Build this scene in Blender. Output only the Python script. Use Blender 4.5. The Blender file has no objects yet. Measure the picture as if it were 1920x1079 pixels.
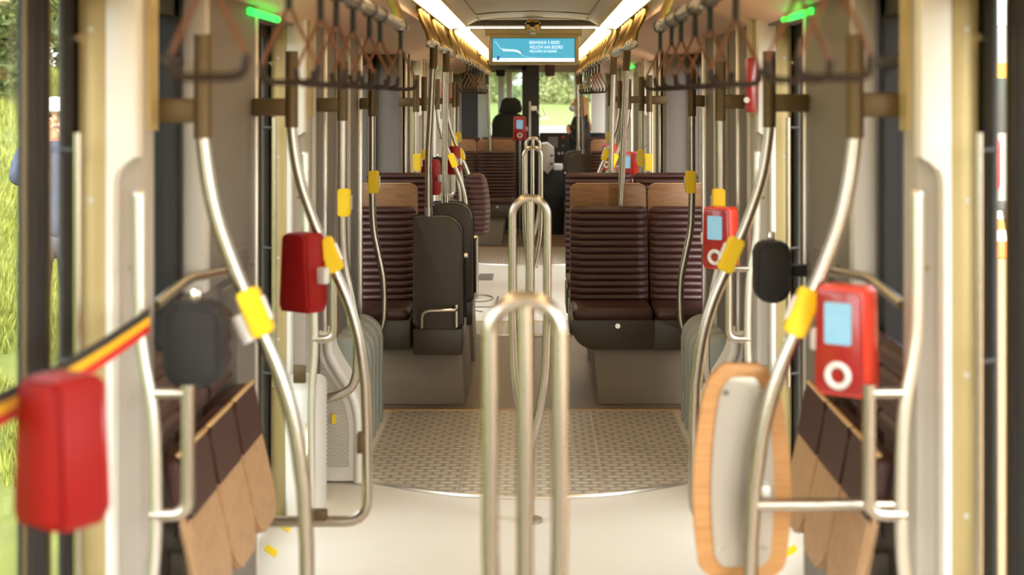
import bpy, bmesh, math, random
from mathutils import Vector, Matrix
random.seed(7)
PI = math.pi
sc = bpy.context.scene
COL = sc.collection

# ------------------------------------------------------------------ camera, world, sun, exposure
CX, CZ, FPX = 0.015, 1.70, 2666.67
cd = bpy.data.cameras.new('camera'); cam = bpy.data.objects.new('camera', cd); COL.objects.link(cam)
cam.location = (CX, 0, CZ); cam.rotation_euler = (PI/2, 0, 0)
cd.lens = 50; cd.sensor_width = 36
cd.shift_x = (960-1003)/1920; cd.shift_y = (183-539.5)/1920
cd.clip_start = 0.05; cd.clip_end = 600
cd.dof.use_dof = True; cd.dof.focus_distance = 9.0; cd.dof.aperture_fstop = 2.4
sc.camera = cam

wd = bpy.data.worlds.new('sky'); sc.world = wd; wd.use_nodes = True
nt = wd.node_tree; nt.nodes.clear()
sky = nt.nodes.new('ShaderNodeTexSky'); sky.sky_type = 'NISHITA'; sky.sun_disc = False
sky.sun_elevation = math.radians(42); sky.sun_rotation = math.radians(170); sky.air_density = 1.0; sky.dust_density = 2.5
bg = nt.nodes.new('ShaderNodeBackground'); bg.inputs['Strength'].default_value = 1.35
wo = nt.nodes.new('ShaderNodeOutputWorld')
hsv = nt.nodes.new('ShaderNodeHueSaturation'); hsv.inputs['Saturation'].default_value = 0.15
nt.links.new(sky.outputs[0], hsv.inputs['Color']); nt.links.new(hsv.outputs[0], bg.inputs[0]); nt.links.new(bg.outputs[0], wo.inputs[0])
sl = bpy.data.lights.new('sun', 'SUN'); sl.energy = 1.1; sl.angle = 0.02; sl.color = (1, .93, .8)
so = bpy.data.objects.new('sun', sl); COL.objects.link(so)
so.rotation_euler = (math.radians(44), 0, math.radians(12)); so['kind'] = 'helper'
LAMP = 6.5
vs = sc.view_settings
vs.view_transform = 'Standard'; vs.look = 'None'; vs.exposure = 0.18; vs.gamma = 1; vs.use_curve_mapping = False
try:
    sc.cycles.max_bounces = 8; sc.cycles.diffuse_bounces = 5; sc.cycles.transparent_max_bounces = 16
    sc.cycles.use_denoising = True; sc.cycles.caustics_reflective = False; sc.cycles.caustics_refractive = False
    sc.cycles.sample_clamp_indirect = 8
except Exception: pass

# ------------------------------------------------------------------ materials
def srgb(r, g, b):
    f = lambda c: (c/255/12.92) if c/255 <= .04045 else ((c/255+.055)/1.055)**2.4
    return (f(r), f(g), f(b), 1)
def mat(name, rgb, rough=.5, metal=0, var=0.0, vscale=8, bump=0.0, bscale=200, emit=None, estr=0, coat=0, spec=.5):
    m = bpy.data.materials.new(name); m.use_nodes = True
    n = m.node_tree.nodes; l = m.node_tree.links; p = n['Principled BSDF']
    c = srgb(*rgb)
    p.inputs['Base Color'].default_value = c; p.inputs['Roughness'].default_value = rough; p.inputs['Metallic'].default_value = metal
    p.inputs['Specular IOR Level'].default_value = spec; p.inputs['Coat Weight'].default_value = coat
    tc = n.new('ShaderNodeTexCoord')
    if var > 0:
        nz = n.new('ShaderNodeTexNoise'); nz.inputs['Scale'].default_value = vscale; nz.inputs['Detail'].default_value = 4
        mr = n.new('ShaderNodeMixRGB'); mr.inputs[1].default_value = [x*(1-var) for x in c[:3]]+[1]; mr.inputs[2].default_value = [min(1, x*(1+var)) for x in c[:3]]+[1]
        l.new(tc.outputs['Object'], nz.inputs['Vector']); l.new(nz.outputs['Fac'], mr.inputs[0]); l.new(mr.outputs[0], p.inputs['Base Color'])
    if bump > 0:
        nb = n.new('ShaderNodeTexNoise'); nb.inputs['Scale'].default_value = bscale; nb.inputs['Detail'].default_value = 3
        b = n.new('ShaderNodeBump'); b.inputs['Strength'].default_value = bump; b.inputs['Distance'].default_value = .003
        l.new(tc.outputs['Object'], nb.inputs['Vector']); l.new(nb.outputs['Fac'], b.inputs['Height']); l.new(b.outputs[0], p.inputs['Normal'])
    if emit:
        p.inputs['Emission Color'].default_value = srgb(*emit); p.inputs['Emission Strength'].default_value = estr
    return m
def glass_mat(name, tint, refl=.12, rough=0.02):
    m = bpy.data.materials.new(name); m.use_nodes = True
    n = m.node_tree.nodes; l = m.node_tree.links; n.clear()
    o = n.new('ShaderNodeOutputMaterial'); t = n.new('ShaderNodeBsdfTransparent'); g = n.new('ShaderNodeBsdfGlossy'); mx = n.new('ShaderNodeMixShader')
    t.inputs[0].default_value = tint; g.inputs['Roughness'].default_value = rough
    fr = n.new('ShaderNodeLayerWeight'); fr.inputs['Blend'].default_value = refl
    mm = n.new('ShaderNodeMath'); mm.operation = 'MULTIPLY'; mm.inputs[1].default_value = .3
    l.new(fr.outputs['Fresnel'], mm.inputs[0]); l.new(mm.outputs[0], mx.inputs[0]); l.new(t.outputs[0], mx.inputs[1]); l.new(g.outputs[0], mx.inputs[2]); l.new(mx.outputs[0], o.inputs[0])
    return m
def wood_mat(name, a, b, axis='X', scale=9):
    m = bpy.data.materials.new(name); m.use_nodes = True
    n = m.node_tree.nodes; l = m.node_tree.links; p = n['Principled BSDF']
    tc = n.new('ShaderNodeTexCoord'); mp = n.new('ShaderNodeMapping')
    mp.inputs['Scale'].default_value = (1.2, 6, 14) if axis == 'X' else ((14, 1.2, 14) if axis == 'Y' else (14, 6, 1.2))
    nz = n.new('ShaderNodeTexNoise'); nz.inputs['Scale'].default_value = scale; nz.inputs['Detail'].default_value = 6; nz.inputs['Distortion'].default_value = .6
    cr = n.new('ShaderNodeValToRGB'); cr.color_ramp.elements[0].position = .35; cr.color_ramp.elements[1].position = .68
    cr.color_ramp.elements[0].color = srgb(*a); cr.color_ramp.elements[1].color = srgb(*b)
    l.new(tc.outputs['Object'], mp.inputs[0]); l.new(mp.outputs[0], nz.inputs['Vector']); l.new(nz.outputs['Fac'], cr.inputs[0]); l.new(cr.outputs[0], p.inputs['Base Color'])
    p.inputs['Roughness'].default_value = .45
    return m
def tread_mat():
    m = bpy.data.materials.new('tread plate'); m.use_nodes = True
    n = m.node_tree.nodes; l = m.node_tree.links; p = n['Principled BSDF']
    tc = n.new('ShaderNodeTexCoord')
    br = n.new('ShaderNodeTexBrick'); br.inputs['Scale'].default_value = 1
    br.inputs['Brick Width'].default_value = .074; br.inputs['Row Height'].default_value = .05; br.inputs['Mortar Size'].default_value = .016; br.inputs['Mortar Smooth'].default_value = .9
    br.offset = .5
    br.inputs['Color1'].default_value = srgb(222, 212, 198); br.inputs['Color2'].default_value = srgb(214, 204, 188); br.inputs['Mortar'].default_value = srgb(166, 153, 135)
    l.new(tc.outputs['Object'], br.inputs['Vector']); l.new(br.outputs['Color'], p.inputs['Base Color'])
    b = n.new('ShaderNodeBump'); b.inputs['Strength'].default_value = .5; b.inputs['Distance'].default_value = .003; b.invert = True
    l.new(br.outputs['Fac'], b.inputs['Height']); l.new(b.outputs[0], p.inputs['Normal'])
    p.inputs['Roughness'].default_value = .36; p.inputs['Metallic'].default_value = .1
    return m
def mesh_mat():
    m = bpy.data.materials.new('perforated sheet'); m.use_nodes = True
    n = m.node_tree.nodes; l = m.node_tree.links; p = n['Principled BSDF']
    tc = n.new('ShaderNodeTexCoord'); mp = n.new('ShaderNodeMapping'); mp.inputs['Rotation'].default_value = (PI/2, 0, 0)
    br = n.new('ShaderNodeTexBrick'); br.offset = .5; br.inputs['Scale'].default_value = 1
    br.inputs['Brick Width'].default_value = .0115; br.inputs['Row Height'].default_value = .0095; br.inputs['Mortar Size'].default_value = .0028; br.inputs['Mortar Smooth'].default_value = .2
    br.inputs['Color1'].default_value = srgb(96, 88, 78); br.inputs['Color2'].default_value = srgb(90, 82, 74); br.inputs['Mortar'].default_value = srgb(216, 210, 200)
    l.new(tc.outputs['Object'], mp.inputs[0]); l.new(mp.outputs[0], br.inputs['Vector']); l.new(br.outputs['Color'], p.inputs['Base Color'])
    return m
M = dict(
    steel=mat('brushed steel', (184, 174, 161), .27, 1.0, .05, 30),
    steelw=mat('pale steel', (222, 216, 208), .3, .9),
    chrome=mat('chrome', (225, 222, 218), .12, 1.0),
    bronze=mat('bronze lacquer', (98, 80, 52), .45, .45),
    gold=mat('satin bracket metal', (196, 166, 112), .25, 1.0),
    white=mat('white moulded plastic', (236, 233, 228), .4, 0, .02, 6),
    beige=mat('champagne aluminium', (194, 174, 124), .42, .35, .03, 5),
    grey=mat('textured grey wall laminate', (116, 108, 101), .55, 0, .03, 40, .12, 700),
    greyd=mat('mid grey trim', (128, 120, 112), .5, 0),
    greyl=mat('light grey trim', (196, 190, 182), .45, 0),
    soffit=mat('soffit panel', (226, 184, 158), .42, 0),
    ceil=mat('ceiling panel', (236, 222, 194), .45, 0),
    portal=mat('grey portal lacquer', (104, 98, 92), .45, 0), meadow=mat('meadow grass', (92, 104, 42), .85, 0, .3, .4),
    pillar=mat('pillar plastic with recess shade', (172, 164, 155), .5, 0),  # white pillar plastic greyed, so the recess carries its shade in the colour
    black=mat('black rubber', (26, 25, 26), .5, 0),
    blackp=mat('black coated frame', (24, 23, 27), .65, 0),
    char=mat('charcoal plastic', (46, 44, 45), .65, 0, .04, 20, .1, 500, spec=.3),
    shell=mat('dark olive grey shell', (62, 53, 40), .38, 0, .03, 10),
    leather=mat('brown leather', (66, 36, 29), .42, 0, .1, 12, .08, 400),
    strap=mat('tan leather strap', (108, 58, 26), .5, 0, .08, 40),
    handle=mat('dark brown handle', (40, 25, 17), .45, 0, spec=.25),
    red=mat('validator red', (214, 54, 32), .35, 0, coat=.3),
    redshade=mat('shaded reader red', (142, 14, 12), .55, 0, spec=.25),  # darker copy of the reader red, shade of the rear side put into the colour
    redd=mat('validator dark red', (152, 16, 18), .3, 0, coat=.4),
    yellow=mat('signal yellow', (252, 216, 24), .4, 0),
    ring=mat('pale reader ring', (214, 212, 210), .35, 0),
    lcd=mat('reader display', (120, 160, 180), .2, 0, .15, 30, emit=(120, 165, 190), estr=.55),
    green=mat('green door lamp', (40, 220, 70), .4, 0, emit=(40, 240, 80), estr=2.2),
    led=mat('step lamp', (255, 240, 200), .4, 0, emit=(255, 226, 160), estr=9),
    lamp=mat('ceiling lamp diffuser', (255, 235, 200), .5, 0, emit=(255, 228, 178), estr=LAMP),
    ledline=mat('thin lamp strip', (255, 245, 225), .5, 0, emit=(255, 236, 196), estr=5),
    floor=mat('cream vinyl floor', (236, 229, 219), .4, 0, .04, 3, .05, 300),
    floorb=mat('grey brown vinyl floor', (132, 114, 94), .42, 0, .12, 3, .05, 300),
    box=mat('grey seat plinth', (142, 129, 112), .6, 0, .04, 60, .1, 600),
    tread=tread_mat(), perf=mesh_mat(),
    wood=wood_mat('oak veneer', (132, 92, 54), (160, 116, 72), 'X'),
    woodp=wood_mat('pale beech ply', (172, 120, 70), (192, 142, 88), 'X'),
    woodb=wood_mat('pale beech seat', (172, 134, 98), (188, 150, 112), 'Z'),
    edge=mat('pale ply edge', (222, 184, 132), .45),
    plate=mat('grey metal plate', (178, 170, 160), .32, .5, .03, 4),
    bellow=mat('grey green bellows', (164, 168, 160), .6, 0, .04, 30),
    glass=glass_mat('door glass', (.95, .97, .94, 1)),
    glassd=glass_mat('tinted glass', (.6, .6, .58, 1), .15),
    glassw=glass_mat('windscreen glass', (.9, .93, .9, 1), .08),
    sblue=mat('screen blue', (70, 160, 190), .3, 0, emit=(66, 158, 190), estr=.9),
    swhite=mat('screen white', (235, 245, 245), .3, 0, emit=(235, 246, 246), estr=.9),
    sdark=mat('screen navy', (40, 80, 150), .3, 0, emit=(36, 84, 160), estr=.7),
    sgrey=mat('screen grey', (120, 140, 140), .3, 0, emit=(110, 135, 140), estr=.6),
    skin=mat('skin', (222, 170, 140), .5, 0),
    hair=mat('blond hair', (176, 124, 66), .45, 0, .35, 40, .4, 150),
    coat=mat('black coat', (28, 27, 32), .7, 0, .1, 30),
    navy=mat('navy cloth', (52, 60, 84), .7, 0, .15, 20),
    mask=mat('pale mask', (190, 205, 215), .7, 0),
    cap=mat('white cap', (240, 238, 234), .6, 0),
    trouser=mat('dark trousers', (52, 50, 66), .7, 0),
    grass=mat('grass turf', (104, 112, 40), .8, 0, .35, 3),
    blade=mat('grass blades', (126, 132, 50), .7, 0, .35, 2),
    soil=mat('dark soil', (70, 60, 40), .9, 0, .3, 3),
    sand=mat('sandy paving', (168, 138, 100), .8, 0, .1, 6),
    asphalt=mat('pale road', (116, 105, 92), .85, 0, .08, 4),
    leafd=mat('dark leaves', (62, 78, 40), .6, 0, .35, 5),
    leafl=mat('pale leaves', (118, 122, 74), .6, 0, .3, 3),
    leafm=mat('mid leaves', (100, 114, 58), .6, 0, .3, 3),
    bark=mat('bark', (82, 66, 48), .8, 0, .2, 10),
    orange=mat('cone orange', (232, 112, 30), .5, 0),
    buswhite=mat('bus white', (150, 150, 146), .35, 0),
    busamber=mat('bus amber band', (226, 150, 50), .4, 0),
    busdark=mat('bus window', (40, 46, 46), .12, 0),
    busred=mat('tail lamp red', (205, 40, 50), .25, 0),
    mauve=mat('mauve visor', (110, 84, 92), .5, 0),
    logo=mat('strap red', (206, 36, 26), .6, 0),
    strapy=mat('strap yellow', (240, 182, 24), .6, 0),
    strapk=mat('strap black', (40, 38, 38), .6, 0),
    seatfab=mat('driver seat fabric', (60, 54, 50), .7, 0, .1, 30),
)

# ------------------------------------------------------------------ mesh helpers
def crom(pts, sub=5):
    P = [Vector(p) for p in pts]
    if len(P) < 3: return P
    out = []
    for i in range(len(P)-1):
        p0 = P[i-1] if i > 0 else P[0]*2-P[1]; p1 = P[i]; p2 = P[i+1]; p3 = P[i+2] if i+2 < len(P) else P[-1]*2-P[-2]
        for k in range(sub):
            t = k/sub
            out.append(.5*((2*p1)+(-p0+p2)*t+(2*p0-5*p1+4*p2-p3)*t*t+(-p0+3*p1-3*p2+p3)*t**3))
    out.append(P[-1]); return out
def fillet(pts, r, n=5):
    P = [Vector(p) for p in pts]; out = [P[0]]
    for i in range(1, len(P)-1):
        a = (P[i-1]-P[i]); b = (P[i+1]-P[i]); d = min(r, a.length*.48, b.length*.48)
        s = P[i]+a.normalized()*d; e = P[i]+b.normalized()*d
        for k in range(n+1):
            t = k/n; out.append(s*(1-t)**2+P[i]*2*t*(1-t)+e*t*t)
    out.append(P[-1]); return out
def rrect(x0, x1, z0, z1, r, n=6):
    if not isinstance(r, (tuple, list)): r = (r,)*4      # bl, br, tr, tl
    out = []
    for (cx, cz, rr, a0) in ((x0, z0, r[0], PI), (x1, z0, r[1], 1.5*PI), (x1, z1, r[2], 0), (x0, z1, r[3], .5*PI)):
        sx = 1 if cx == x0 else -1; sz = 1 if cz == z0 else -1
        if rr <= 0: out.append((cx, cz)); continue
        for k in range(n+1):
            a = a0+k/n*PI/2; out.append((cx+sx*rr+rr*math.cos(a), cz+sz*rr+rr*math.sin(a)))
    return out
class MB:
    def __init__(s): s.v = []; s.f = []; s.mi = []; s.cur = 0
    def add(s, vs, fs):
        o = len(s.v); s.v += [tuple(v) for v in vs]; s.f += [[i+o for i in f] for f in fs]; s.mi += [s.cur]*len(fs); return s
    def addbm(s, b):
        b.verts.ensure_lookup_table(); b.verts.index_update()
        s.add([v.co[:] for v in b.verts], [[v.index for v in f.verts] for f in b.faces]); b.free(); return s
    def box(s, x0, x1, y0, y1, z0, z1, bev=0, seg=2):
        x0, x1 = sorted((x0, x1)); y0, y1 = sorted((y0, y1)); z0, z1 = sorted((z0, z1))
        b = bmesh.new(); bmesh.ops.create_cube(b, size=1)
        for v in b.verts: v.co = ((x0+x1)/2+v.co.x*(x1-x0), (y0+y1)/2+v.co.y*(y1-y0), (z0+z1)/2+v.co.z*(z1-z0))
        if bev > 0:
            bmesh.ops.bevel(b, geom=b.edges[:], offset=min(bev, .45*min(x1-x0, y1-y0, z1-z0)), segments=seg, profile=.5, affect='EDGES')
        return s.addbm(b)
    def prism(s, ol, axis, a0, a1, bev=0, seg=2):
        def P(u, w, a): return {'y': (u, a, w), 'x': (a, u, w), 'z': (u, w, a)}[axis]
        b = bmesh.new(); n = len(ol)
        A = [b.verts.new(P(u, w, a0)) for u, w in ol]; B = [b.verts.new(P(u, w, a1)) for u, w in ol]
        fa = b.faces.new(A); fb = b.faces.new(B[::-1])
        for i in range(n): b.faces.new((A[i], B[i], B[(i+1) % n], A[(i+1) % n]))
        if bev > 0:
            ed = list(set(fa.edges[:]+fb.edges[:]))
            bmesh.ops.bevel(b, geom=ed, offset=bev, segments=seg, profile=.5, affect='EDGES')
        return s.addbm(b)
    def tube(s, pts, r, n=12, closed=False, flat=1.0):
        P = [Vector(p) for p in pts]; m = len(P); vs = []; prev = None
        for i in range(m):
            if closed: t = P[(i+1) % m]-P[i-1]
            else: t = (P[min(i+1, m-1)]-P[max(i-1, 0)])
            t.normalize()
            if prev is None:
                a = Vector((0, 1, 0)) if abs(t.y) < .9 else Vector((1, 0, 0))
                prev = (a-t*a.dot(t)).normalized()
            else: prev = (prev-t*prev.dot(t)).normalized()
            bb = t.cross(prev); rr = r(i/(m-1)) if callable(r) else r
            for k in range(n):
                an = 2*PI*k/n; vs.append(P[i]+prev*math.cos(an)*rr*flat+bb*math.sin(an)*rr)
        fs = []
        for i in range(m if closed else m-1):
            j = (i+1) % m
            for k in range(n): fs.append([i*n+k, i*n+(k+1) % n, j*n+(k+1) % n, j*n+k])
        if not closed: fs += [list(range(n))[::-1], [(m-1)*n+k for k in range(n)]]
        return s.add(vs, fs)
    def ball(s, c, r, u=12, w=8):
        if not isinstance(r, (tuple, list)): r = (r,)*3
        b = bmesh.new(); bmesh.ops.create_uvsphere(b, u_segments=u, v_segments=w, radius=1)
        for v in b.verts: v.co = (c[0]+v.co.x*r[0], c[1]+v.co.y*r[1], c[2]+v.co.z*r[2])
        return s.addbm(b)
    def disc(s, c, r, axis, h, n=20, r2=None):
        c = Vector(c); d = Vector({'x': (1, 0, 0), 'y': (0, 1, 0), 'z': (0, 0, 1)}[axis])*h
        rr = (lambda t: r+(r2-r)*t) if r2 is not None else r
        return s.tube([c, c+d], rr, n)
    def build(s, name, m, parent=None, sharp=40):
        me = bpy.data.meshes.new(name); off = root_loc(parent)
        me.from_pydata([(v[0]-off[0], v[1]-off[1], v[2]-off[2]) for v in s.v], [], s.f)
        b = bmesh.new(); b.from_mesh(me); bmesh.ops.recalc_face_normals(b, faces=b.faces[:]); b.to_mesh(me); b.free()
        for mm in (m if isinstance(m, (list, tuple)) else [m]): me.materials.append(M[mm])
        if max(s.mi or [0]) > 0: me.polygons.foreach_set('material_index', s.mi)
        me.shade_smooth()
        try: me.set_sharp_from_angle(angle=math.radians(sharp))
        except Exception: pass
        o = bpy.data.objects.new(name, me); COL.objects.link(o)
        if parent is not None: o.parent = parent
        return o
def root_loc(p):
    if p is None: return Vector((0, 0, 0))
    while p.parent is not None: p = p.parent
    return Vector(p.location)
def tag(o, label, cat, group=None, kind=None):
    o['label'] = label; o['category'] = cat
    if group: o['group'] = group
    if kind: o['kind'] = kind
    return o
def thing(name, label, cat, loc=(0, 0, 0), group=None):
    o = bpy.data.objects.new(name, None); COL.objects.link(o); o.location = loc; o.empty_display_size = .1
    return tag(o, label, cat, group)
def struct(o, label=None, cat=None):
    o['kind'] = 'structure'
    if label: o['label'] = label; o['category'] = cat
    return o
def copy_tree(o, loc, label, group=None):
    c = o.copy(); COL.objects.link(c); c.location = loc; c['label'] = label
    if group: c['group'] = group
    for ch in o.children:
        d = ch.copy(); COL.objects.link(d); d.parent = c
        for g in ch.children:
            e = g.copy(); COL.objects.link(e); e.parent = d
    return c
ORD = ['first', 'second', 'third', 'fourth', 'fifth', 'sixth', 'seventh', 'eighth', 'ninth', 'tenth', 'eleventh', 'twelfth', 'thirteenth', 'fourteenth']
SIDE = {-1: 'left', 1: 'right'}
PER = 8.4                                     # length after which the vehicle's layout repeats
MODNAME = ['near', 'far']

# ------------------------------------------------------------------ the shell of the vehicle
def bx(name, m, *a, parent=None, bev=0): return MB().box(*a, bev=bev).build(name, m, parent)
struct(bx('floor', 'floor', -1.1, 1.1, -3, 7.72, -.06, 0), 'pale cream vinyl floor of the near section', 'floor')
struct(bx('floor', 'floorb', -1.15, 1.15, 7.72, 10.1, -.06, .001), 'grey brown floor between the near seat plinths', 'floor')
struct(bx('floor', 'floor', -1.1, 1.1, 10.1, 16.1, -.06, 0), 'pale cream vinyl floor of the far section', 'floor')
struct(bx('floor', 'floorb', -1.15, 1.15, 16.1, 20.2, -.06, .001), 'grey floor beside the far seats and the cab', 'floor')
c = MB()
c.prism([(-.4, 2.24), (-.25, 2.257), (0, 2.265), (.25, 2.257), (.4, 2.24), (.4, 2.3), (-.4, 2.3)], 'y', -3, 20.2)
for s in (-1, 1):
    c.prism([(s*.4, 2.238), (s*.455, 2.212), (s*.6, 2.187), (s*.63, 2.14), (s*.63, 2.3), (s*.4, 2.3)], 'y', -3, 20.2)
struct(c.build('ceiling', 'ceil'), 'warm lit curved ceiling panel along the aisle', 'ceiling')
for s in (-1, 1):
    k = MB(); k.prism([(s*.625, 2.125), (s*.96, 2.0), (s*1.2, 2.0), (s*1.2, 2.3), (s*.625, 2.3)], 'y', -3, 20.2)
    struct(k.build('ceiling', 'soffit'), 'sloping pinkish soffit above the %s side' % SIDE[s], 'ceiling')
struct(bx('ceiling', 'greyd', -1.3, 1.3, -3, 20.3, 2.3, 2.36), 'roof skin above the ceiling panels', 'roof')
struct(bx('wall_back', 'grey', -1.12, 1.12, -3.05, -3, 0, 2.3), 'plain end wall behind the viewer', 'wall')
# ceiling seams
for (y, n) in ((9.25, 1), (11.0, 2), (13.4, 3)):
    q = MB(); q.tube([(x/20*.37, y, 2.2405+.022*(1-(x/20)**2)) for x in range(-20, 21)], .004, 6)
    q.tube([(-.375, y-1.4, 2.24), (-.37, y, 2.2405)], .004, 6); q.tube([(.375, y-1.4, 2.24), (.37, y, 2.2405)], .004, 6)
    struct(q.build('trim_%d' % n, 'greyd'), 'dark seam around a ceiling hatch', 'trim')

# lamps along the ceiling
for s in (-1, 1):
    for i, (a, b, w) in enumerate(((-2.5, 1.2, 'behind the viewer'), (1.4, 5.8, 'over the nearest doors'), (6.6, 9.9, 'over the near seats'), (10.4, 14.2, 'over the far doors'), (14.6, 18.2, 'over the far seats'))):
        L = thing('ceiling_lamp', '%s warm ceiling lamp strip %s' % (SIDE[s], w), 'lamp', (s*.51, (a+b)/2, 2.19), 'ceiling lamp strips')
        k = MB(); n = int((b-a)/.42)
        for j in range(n):
            y0 = a+(b-a)*j/n; y1 = a+(b-a)*(j+1)/n-.03
            k.prism([(s*.47, 2.199), (s*.565, 2.184), (s*.565, 2.178), (s*.47, 2.193)], 'y', y0, y1)
        k.build('diffuser', 'lamp', L)
        f = MB(); f.box(s*.45, s*.458, a, b, 2.188, 2.21); f.box(s*.572, s*.58, a, b, 2.17, 2.192); f.build('lamp_frame', 'ceil', L)

def side_walls(m):
    y = m*PER; N = MODNAME[m]
    for s in (-1, 1):
        S = SIDE[s]; B = lambda nm, mt, x0, x1, *a, bev=0, parent=None: bx(nm, mt, s*x0, s*x1, *a, bev=bev, parent=parent)
        # header above doors and windows
        struct(B('wall_'+S, 'grey', .96, 1.12, y+2.3, y+6.0, 1.99, 2.1), 'grey header above the %s %s doors' % (N, S), 'wall')
        for d, (y0, y1) in enumerate(((2.3, 3.34), (4.83, 5.77))):
            yj = y+y1; W = ('first', 'second')[d]
            P = thing('trim_%d' % (10+m*10+d*2+(s > 0)), 'white pillar with rounded recess behind the %s %s %s door' % (N, S, W), 'pillar', (s*.96, yj+.05, 0)); P['kind'] = 'structure'
            k = MB()
            k.prism([(s*.99, yj+.03), (s*.925, yj+.045), (s*.912, yj+.07), (s*.912, yj+.12), (s*1.0, yj+.13), (s*1.08, yj+.1), (s*1.08, yj+.02)], 'z', 0, 2.03)
            k.build('pillar_body', 'pillar', P)
            # raised white face: full width above, narrow edge beside the recess below
            arc = [(s*(.972-.05*(1-math.cos(t*PI/16))), 1.49+.07*math.sin(t*PI/16)) for t in range(0, 9)]
            ol = [(s*.918, 2.03), (s*.992, 2.03), (s*.992, 0), (s*.972, 0)]+arc+[(s*.918, 1.56)]
            MB().prism(ol, 'y', yj-.012, yj+.05, .006).build('raised_face', 'white', P)
            k = MB(); k.box(s*.992, s*1.055, yj-.01, yj+.05, 0, 2.03, .004); k.build('jamb', 'beige', P)
            for z in (1.86, 1.46, 1.05, .72):
                k = MB(); k.disc((s*1.025, yj-.014, z), .006, 'y', .004, 10); k.build('screw', 'ring', P)
            MB().box(s*.905, s*.915, yj+.065, yj+.135, 1.62, 2.03).build('edge_strip', 'beige', P)  # beige strip painted in for the coppery reflection on the pillar's inner edge
        # window bay between first door and grey panel
        w = B('window_%d' % (1+m*2+(s > 0)), 'black', 1.0, 1.06, y+3.47, y+3.56, .8, 2.0); struct(w, '%s dark framed side window %s behind the first door' % (N, S), 'window')
        k = MB(); k.box(s*1.0, s*1.06, y+4.0, y+4.08, .8, 2.0); k.box(s*1.0, s*1.06, y+3.5, y+4.05, 1.93, 2.0); k.box(s*1.0, s*1.06, y+3.5, y+4.05, .8, .86); k.build('window_frame', 'black', w)
        MB().box(s*1.03, s*1.036, y+3.5, y+4.05, .82, 1.97).build('window_pane', 'glassd', w)
        MB().box(s*.97, s*1.03, y+3.6, y+4.0, 1.78, 1.815, .01).build('window_latch', 'blackp', w)
        struct(B('wall_'+S, 'grey', .98, 1.08, y+3.47, y+4.1, 0, .8), 'grey lower wall behind the %s %s folding seats' % (N, S), 'wall')
        wl = struct(B('wall_'+S, 'grey', .932, 1.08, y+4.12, y+4.83, 1.14, 2.03, bev=.008), 'textured grey wall panel before the %s %s second door' % (N, S), 'wall')
        MB().box(s*.926, s*.99, y+4.06, y+4.12, 1.14, 2.03, .005).build('edge_strip', 'greyl', wl)
        MB().box(s*.932, s*1.08, y+4.52, y+4.83, 0, 1.14).build('lower_panel', 'grey', wl); MB().box(s*.99, s*1.08, y+4.08, y+4.52, 0, 1.14).build('lower_panel', 'grey', wl)
        MB().box(s*.925, s*.95, y+4.815, y+4.84, 0, 2.03, .003).build('edge_strip', 'steelw', wl)
        if m == 0 and s < 0 or True:
            k = MB(); k.tube([(s*.9305, y+4.3, 1.215), (s*.9305, y+4.6, 1.215)]+[(s*.9305, y+4.6+.1*math.sin(t*PI/10), 1.165+.05*math.cos(t*PI/10)) for t in range(11)]+[(s*.9305, y+4.3, 1.115)], .003, 6)
            k.build('hatch_seam', 'greyd', wl)
        # articulation side
        q = struct(B('wall_'+S, 'grey', .93, 1.0, y+6.0, y+7.70, 0, 2.03), 'grey side wall of the %s articulation on the %s' % (N, S), 'wall')
        for (yy, mt, x, wd_) in ((6.02, 'greyl', .918, .05), (6.35, 'steelw', .915, .035), (6.7, 'greyd', .922, .1), (7.15, 'greyl', .918, .05), (7.6, 'steelw', .91, .05)):
            MB().box(s*x, s*.95, y+yy, y+yy+wd_, 0, 2.02, .004).build('edge_strip', mt, q)
        # seat bay wall with window
        q = struct(B('wall_'+S, 'grey', 1.12, 1.2, y+7.7, y+10.1, 0, .85), 'grey lower wall beside the %s seats on the %s' % (N, S), 'wall')
        MB().box(s*1.12, s*1.2, y+7.7, y+7.95, .85, 2.03).build('wall_post', 'grey', q)
        MB().box(s*1.12, s*1.2, y+9.9, y+10.1, .85, 2.03).build('wall_post', 'grey', q)
        w = B('window_%d' % (5+m*2+(s > 0)), 'black', 1.13, 1.19, y+7.95, y+8.1, .85, 2.0); struct(w, '%s seat bay window on the %s' % (N, S), 'window')
        MB().box(s*1.15, s*1.156, y+8.1, y+9.9, .85, 2.0).build('window_pane', 'glassd', w)
        MB().box(s*1.13, s*1.19, y+8.1, y+9.9, 1.93, 2.0).build('window_frame', 'black', w)
        # rounded end panel of the bay, facing the viewer
        ol = [(s*(.93+.19*math.sin(t*PI/20)), y+10.02-.0+.0*t+.12*(1-math.cos(t*PI/20))-.12) for t in range(11)]
        ol += [(s*1.2, y+10.1), (s*1.2, y+10.2), (s*.93, y+10.2)]
        struct(MB().prism(ol, 'z', 0, 2.03).build('wall_'+S, 'grey'), 'curved grey end panel after the %s seats on the %s' % (N, S), 'wall')
        if m == 0:
            q = struct(B('wall_'+S, 'greyl', .92, 1.0, 10.2, 10.7, 0, 2.03), 'metal side strips of the articulation behind the near seats %s' % S, 'wall')
            MB().box(s*.905, s*.94, 10.2, 10.26, 0, 2.03, .004).build('edge_strip', 'steelw', q)
            MB().box(s*.905, s*.94, 10.45, 10.5, 0, 2.03, .004).build('edge_strip', 'greyd', q)
for m in (0, 1): side_walls(m)
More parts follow.
